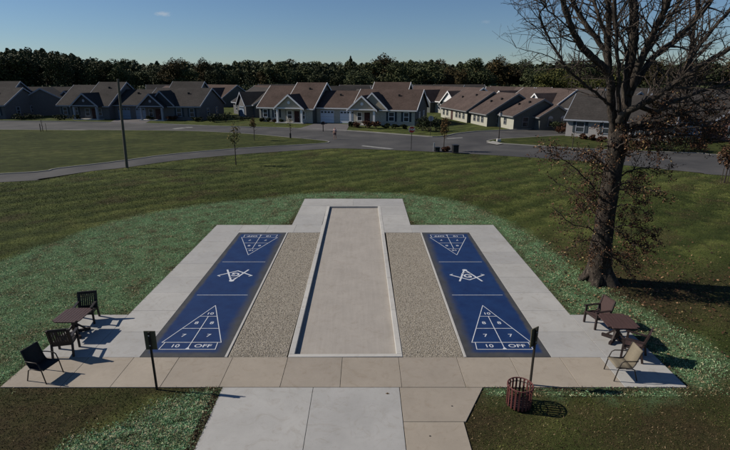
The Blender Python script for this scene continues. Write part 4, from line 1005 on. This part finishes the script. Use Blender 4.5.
# ------------------------------------------------------------------ furniture
G = .03
def table(label, loc, rz, sx, sy):
    r = thing("patio_table", label, "table", (*loc, G), rz, "square patio tables")
    t = MB(); k = 9; c = .10
    for i in range(k):
        x0, x1 = -sx / 2 + sx * i / k, -sx / 2 + sx * (i + 1) / k; ya = sy / 2 - (c if i in (0, k - 1) else 0)
        t.box((x0 + x1) / 2, 0, .705, sx / k - .006, 2 * ya, .03)
    t.build("tabletop", "wood", r, bevel=.005)
    f = MB()
    for s_ in (-1, 1): f.box(0, s_ * (sy / 2 - .12), .66, sx - .2, .04, .06); f.box(s_ * (sx / 2 - .12), 0, .659, .04, sy - .29, .058)
    f.build("apron", "frame", r)
    p = MB(); p.box(0, 0, .37, .14, .14, .56); p.build("pedestal", "frame", r, bevel=.01)
    for q in range(4):
        a = q * math.pi / 2 + .78; d = Vector((math.cos(a), math.sin(a), 0)); l = MB()
        l.bar(d * .08 + Vector((0, 0, .09)), d * .44 + Vector((0, 0, .05)), .08, .09); l.bar(d * .06 + Vector((0, 0, .36)), d * .30 + Vector((0, 0, .10)), .055, .055); l.bar(d * .06 + Vector((0, 0, .52)), d * .34 + Vector((0, 0, .66)), .05, .05)
        l.build("foot", "frame", r)
    return r
def wood_chair(label, loc, face, slats, m_f, m_s, group):
    """facing +x locally; slatted or fabric seat and back in a chunky frame with arms"""
    r = thing("patio_armchair", label, "chair", (*loc, G), face, group); w2 = .29
    if slats:
        s_ = MB()
        for i in range(6): s_.box(-.22 + .088 * i, 0, .425 + .004 * i, .078, 2 * w2 - .06, .025)
        s_.build("seat", m_s, r)
        b_ = MB()
        for i in range(8):
            y = -.23 + .46 * i / 7; b_.bar((-.25, y, .44), (-.37, y, .95), .045, .02, up=(1, 0, 0))
        b_.bar((-.37, -w2, .955), (-.37, w2, .955), .035, .09); b_.bar((-.25, -w2 + .03, .47), (-.25, w2 - .03, .47), .03, .06); b_.build("backrest", m_s, r)
    else:
        s_ = MB(); n_ = 6
        pr = [(.27, .45), (.15, .425), (0, .415), (-.15, .42), (-.25, .44)]
        for (a, za), (c, zc) in zip(pr[:-1], pr[1:]): s_.add([(a, -w2 + .03, za), (a, w2 - .03, za), (c, w2 - .03, zc), (c, -w2 + .03, zc), (a, -w2 + .03, za - .015), (a, w2 - .03, za - .015), (c, w2 - .03, zc - .015), (c, -w2 + .03, zc - .015)], [(0, 1, 2, 3), (7, 6, 5, 4), (0, 4, 5, 1), (2, 6, 7, 3), (0, 3, 7, 4), (1, 5, 6, 2)])
        s_.build("seat", m_s, r, smooth=False)
        b_ = MB(); b_.bar((-.255, 0, .45), (-.395, 0, .97), 2 * w2 - .07, .018, up=(1, 0, 0)); b_.bar((-.395, -w2, .975), (-.395, w2, .975), .035, .05); b_.build("backrest", m_s, r)
    for s in (-1, 1):
        MB().bar((.25, s * w2, 0), (.235, s * w2, .64), .06, .055, up=(0, 1, 0)).build("leg", m_f, r)
        l = MB(); l.bar((-.34, s * w2, 0), (-.245, s * w2, .44), .06, .055, up=(0, 1, 0)); l.bar((-.245, s * w2, .44), (-.40, s * w2, .99), .05, .055, up=(0, 1, 0)); l.build("leg", m_f, r)
        MB().bar((.31, s * w2, .655), (-.31, s * w2, .635), .085, .03, up=(0, 0, 1)).build("armrest", m_f, r) if 0 else MB().box(0, s * w2, .655, .62, .085, .032).build("armrest", m_f, r, bevel=.006)
    f = MB()
    for s in (-1, 1): f.box(0, s * (w2 - .02), .40, .50, .03, .07)
    f.box(.24, 0, .40, .03, 2 * w2 - .07, .07); f.box(-.24, 0, .40, .03, 2 * w2 - .07, .07); f.build("seat_rail", m_f, r)
    return r
def sling_chair(label, loc, face, fab, group):
    r = thing("sling_armchair", label, "chair", (*loc, G), face, group); w2 = .27
    pr = [(.27, .41), (.22, .435), (.08, .41), (-.08, .395), (-.19, .42), (-.25, .52), (-.31, .70), (-.36, .86), (-.385, .93), (-.41, .945)]
    for nm, pp in (("seat", pr[:5]), ("backrest", pr[4:])):
        m_ = MB(); v, f = [], []
        for x, z in pp: v += [(x, -w2 + .015, z), (x, w2 - .015, z)]
        for i in range(len(pp) - 1): f.append((2 * i, 2 * i + 1, 2 * i + 3, 2 * i + 2))
        m_.add(v, f); o = m_.build(nm, fab, r, smooth=True); so_ = o.modifiers.new("thick", "SOLIDIFY"); so_.thickness = .012
    for s in (-1, 1):
        MB().tube([(x, s * w2, z) for x, z in pr], .016, 8).build("side_rail", "metal", r, smooth=True)
        MB().tube([(.30, s * (w2 + .03), 0), (.22, s * (w2 + .03), .42), (.16, s * (w2 + .03), .60), (.08, s * (w2 + .03), .645), (-.12, s * (w2 + .03), .64), (-.31, s * (w2 + .01), .63)], .016, 8).build("armrest", "metal", r, smooth=True)
        MB().tube([(-.36, s * (w2 + .02), 0), (-.24, s * (w2 + .02), .36), (-.16, s * (w2 + .01), .40), (.2, s * (w2 + .02), .41)], .016, 8).build("leg", "metal", r, smooth=True)
    MB().tube([(.08, -w2, .385), (.08, w2, .385)], .013, 8).build("cross_bar", "metal", r)
    return r
gL, gR = "chairs on the left seating pad", "chairs on the right seating pad"
table("brown square patio table on the left concrete pad, between two slatted chairs", (-9.76, 14.66), 0, .90, 1.02)
table("brown square patio table on the right concrete pad by the tree", (8.26, 14.25), R(-3), 1.0, 1.02)
wood_chair("dark slat back armchair behind the left patio table, at the mulch edge", (-9.86, 15.55), R(-78), True, "wooddark", "wooddark", gL)
wood_chair("dark slat back armchair in front of the left patio table, back to the camera", (-9.42, 13.54), R(103), True, "wooddark", "wooddark", gL)
sling_chair("dark metal sling chair nearest the camera on the left pad", (-9.25, 12.22), R(-13), "slingdark", gL)
wood_chair("brown fabric backed armchair behind the right patio table, turned to the courts", (8.08, 15.28), R(193), False, "frame", "slingbrown", gR)
wood_chair("brown armchair seen edge on between the right patio table and the tan chair", (8.32, 13.32), R(142), False, "frame", "slingbrown", gR)
sling_chair("tan fabric sling chair with bronze frame on the right pad", (7.42, 12.30), R(180), "slingtan", gR)

# court end signs: posts with a panel fixed to the far side
def court_sign(label, x, y, ang):
    X, Y = gp(x, y); r = thing("court_sign", label, "sign", (X, Y, 0), R(ang), "signs at the court ends")
    MB().box(0, 0, .85, .05, .05, 1.9).build("post", "signpost", r, bevel=.004)
    p = MB(); p.box(0, .045, 1.53, .31, .03, .56); p.build("sign_panel", "signback", r, bevel=.006)
    for z in (1.4, 1.7): MB().box(0, -.03, z, .03, .012, .03).build("bolt", "alu", r)
court_sign("thin dark post with a small olive panel by the left shuffleboard court", 157, 389.5, 0)
court_sign("thin dark post with a narrow turned panel beside the slatted litter bin", 530, 385.5, 36)

# slatted litter bin
X, Y = gp(518.2, 405.5); r = thing("litter_bin", "round litter bin of red brown slats standing in the grass by the right sign post", "litter bin", (X, Y, 0))
for i in range(20):
    a = 2 * math.pi * i / 20; d = Vector((math.cos(a), math.sin(a), 0)); t = Vector((-math.sin(a), math.cos(a), 0))
    m_ = Matrix((t, d, Vector((0, 0, 1)))).transposed(); s_ = MB(); c = d * .315
    s_.box(c.x, c.y, .33, .046, .018, .54, 0, m_); c2 = d * .33; s_.box(c2.x, c2.y, .615, .046, .018, .06, 0, m_); s_.build("slat", "canslat", r)
for z in (.12, .33, .56):
    q = MB(); q.tube([(.298 * math.cos(2 * math.pi * k / 32), .298 * math.sin(2 * math.pi * k / 32), z) for k in range(33)], .011, 6, cap=False); q.build("hoop", "canring", r)
q = MB(); q.tube([(.325 * math.cos(2 * math.pi * k / 32), .325 * math.sin(2 * math.pi * k / 32), .645) for k in range(33)], .016, 6, cap=False); q.build("rim", "canslat", r)
q = MB(); q.prism([(.29 * math.cos(k * .3927), .29 * math.sin(k * .3927)) for k in range(16)], .06, .10); q.build("base", "canring", r)

# utility pole
X, Y = gp(127, 168); r = thing("utility_pole", "bare weathered wooden pole without wires beside the near drive", "pole", (X, Y, 0)); r.rotation_euler = (0, R(2.4), 0)
MB().tube([(0, 0, -.2), (0, 0, 4), (0, 0, 8.0)], [.14, .12, .10], 12).build("shaft", "polewood", r); MB().tube([(0, 0, 8.0), (0, 0, 8.06)], [.115, .10], 12).build("cap", "polewood", r)

# stop signs, lamp, bins, mailbox
def stop_sign(label, x, y, ang, h):
    X, Y = gp(x, y); r = thing("stop_sign", label, "road sign", (X, Y, 0), R(ang), "stop signs at the junction"); R8 = .40
    MB().tube([(0, .03, -.1), (0, .03, h + .3)], .035, 8).build("post", "signpost", r)
    oc = lambda k: [(k * math.cos(R(22.5 + 45 * i)), h + k * math.sin(R(22.5 + 45 * i))) for i in range(8)]
    f = MB(); f.extr(oc(R8), 'v', -.025, -.005); p = f.build("sign_back", "alu", r)
    f = MB(); f.extr(oc(R8 * .99), 'v', -.031, -.027); f.build("sign_border", "white", r)
    f = MB(); f.extr(oc(R8 * .92), 'v', -.036, -.032); f.build("sign_face", "red", r)
    text("lettering", "STOP", .30, "white", r, (0, -.039, h), (math.pi / 2, 0, 0), .012)
stop_sign("red octagonal stop sign facing the camera at the near edge of the junction", 411.2, 150, 4, 2.35)
stop_sign("grey back of a stop sign on a post by the dark shrubs", 430.3, 135.8, 172, 2.45)
X, Y = gp(498.5, 142.2); r = thing("street_lamp", "low street lamp with a pale lantern on a white footing at the island tip", "street lamp", (X, Y, .08))
MB().box(0, 0, .18, .5, .5, .36).build("footing", "curb", r, bevel=.03)
MB().tube([(0, 0, .3), (0, 0, .9), (0, 0, 3.2)], [.09, .06, .05], 10).build("pole", "metal", r)
MB().tube([(0, 0, 3.2), (0, 0, 3.25), (0, 0, 3.6), (0, 0, 3.68)], [.10, .16, .22, .16], 10).build("lantern", "lampglass", r); MB().tube([(0, 0, 3.68), (0, 0, 3.78), (0, 0, 3.86)], [.25, .14, .03], 10).build("lantern_cap", "metal", r)
def bin_(label, x, y, w_, h, group="dark bins by the junction"):
    X, Y = gp(x, y); r = thing("roadside_bin", label, "bin", (X, Y, 0), R(8), group)
    MB().box(0, 0, .12 + (h - .2) / 2, w_, w_, h - .2).build("body", "black", r, bevel=.03); MB().box(0, 0, h - .05, w_ + .08, w_ + .08, .09).build("lid", "black", r, bevel=.02)
    for sx in (-1, 1):
        for sy in (-1, 1): MB().box(sx * (w_ / 2 - .06), sy * (w_ / 2 - .06), .06, .06, .06, .14).build("foot", "black", r)
bin_("taller black roadside bin right of the reddish young tree", 455, 153.2, .62, .95)
bin_("low black box left of the reddish young tree", 436.8, 151.8, .55, .55)
X, Y = gp(433.8, 151.2); r = thing("marker_post", "short pale marker post beside the low black box at the junction", "post", (X, Y, 0))
MB().box(0, 0, .45, .12, .12, .9).build("shaft", "alu", r, bevel=.02); MB().box(0, 0, .93, .16, .16, .06).build("cap", "alu", r)
X, Y = gp(323.2, 131.6); r = thing("mailbox", "dark mailbox on a post at the mouth of the white garages' driveway", "mailbox", (X, Y, 0))
MB().box(0, 0, .55, .12, .12, 1.1).build("post", "signpost", r)
q = MB(); q.extr([(.26 * math.cos(a * math.pi / 8), 1.32 + .22 * math.sin(a * math.pi / 8)) for a in range(9)] + [(-.26, 1.1), (.26, 1.1)], 'v', -.35, .35); q.build("box", "black", r)
MB().box(.28, -.1, 1.38, .02, .05, .25).build("flag", "red", r)

# ------------------------------------------------------------------ the person on the road
X, Y = gp(335, 139.6); pr = thing("person", "person in pink top and dark shorts walking on the road before the garages", "person", (X, Y, .02), R(165))
def skinned(name, verts, edges, mt, parent, sub=1):
    me = bpy.data.meshes.new(name); me.from_pydata([v[:3] for v in verts], [], []); me = bpy.data.meshes.new(name); me.from_pydata([v[:3] for v in verts], edges, [])
    o = bpy.data.objects.new(name, me); COL.objects.link(o); md = o.modifiers.new("s", "SKIN"); o.modifiers.new("u", "SUBSURF").levels = sub
    for d, v in zip(me.skin_vertices[0].data, verts): d.radius = (v[3], v[4] if len(v) > 4 else v[3])
    me.skin_vertices[0].data[0].use_root = True
    dg = bpy.context.evaluated_depsgraph_get(); dg.update(); m2 = bpy.data.meshes.new_from_object(o.evaluated_get(dg)); bpy.data.objects.remove(o)
    m2.materials.clear(); m2.materials.append(M[mt]); m2.name = name; o = bpy.data.objects.new(name, m2); COL.objects.link(o); o.parent = parent; return o
vv = [(0, 0, .90, .13, .10), (0, 0, 1.05, .115, .09), (0, 0, 1.25, .14, .10), (0, 0, 1.36, .11, .08), (0, 0, 1.44, .05), (0, .01, 1.52, .075, .085), (0, .01, 1.61, .07, .08)]
ee = [(0, 1), (1, 2), (2, 3), (3, 4), (4, 5), (5, 6)]
def chain(root, pts):
    for p in pts:
        vv.append(p); ee.append((root, len(vv) - 1)); root = len(vv) - 1
    return root
for s in (-1, 1):
    hnd = chain(3, [(s * .17, 0, 1.33, .055), (s * .21, -.03 * s, 1.08, .042), (s * .20, .10 + .06 * s, .88, .030), (s * .20, .12 + .07 * s, .81, .034, .018)])
    hx, hy, hz = vv[hnd][:3]
    for k in range(4): chain(hnd, [(hx + (k - 1.5) * .012 * s, hy + .01, hz - .05 - .006 * (1.5 - abs(k - 1.5)), .009), (hx + (k - 1.5) * .012 * s, hy + .02, hz - .085, .008)])
    chain(hnd, [(hx - s * .03, hy + .015, hz - .03, .009)])
    chain(0, [(s * .09, 0, .82, .085), (s * .10, .10 * s + .02, .46, .055), (s * .10, .16 * s - .06, .08, .036), (s * .10, .16 * s + .06, .035, .034, .03)])
skinned("body", vv, ee, "skin", pr)
vv2 = [(0, 0, 1.02, .135, .115), (0, 0, 1.25, .16, .118), (0, 0, 1.36, .125, .09), (.18, 0, 1.325, .068), (.205, -.02, 1.17, .058), (-.18, 0, 1.325, .068), (-.205, .02, 1.17, .058)]
skinned("shirt", vv2, [(0, 1), (1, 2), (2, 3), (3, 4), (2, 5), (5, 6)], "shirt", pr)
vv3 = [(0, 0, .96, .14, .115), (.09, .0, .82, .10), (.10, .09, .56, .085), (-.09, 0, .82, .10), (-.10, -.06, .56, .085)]
skinned("shorts", vv3, [(0, 1), (1, 2), (0, 3), (3, 4)], "shorts", pr)
skinned("hair", [(0, -.02, 1.60, .085, .085), (0, -.05, 1.50, .06, .04), (0, -.06, 1.42, .035, .03)], [(0, 1), (1, 2)], "hair", pr)
for o in list(bpy.data.objects):
    if o.type == 'MESH' and not o.data.materials: print("no material", o.name)

for o in bpy.data.objects:
    if o.get("label") and not 4 <= len(str(o["label"]).split()) <= 16: print("LONG", len(o["label"].split()), o["label"])
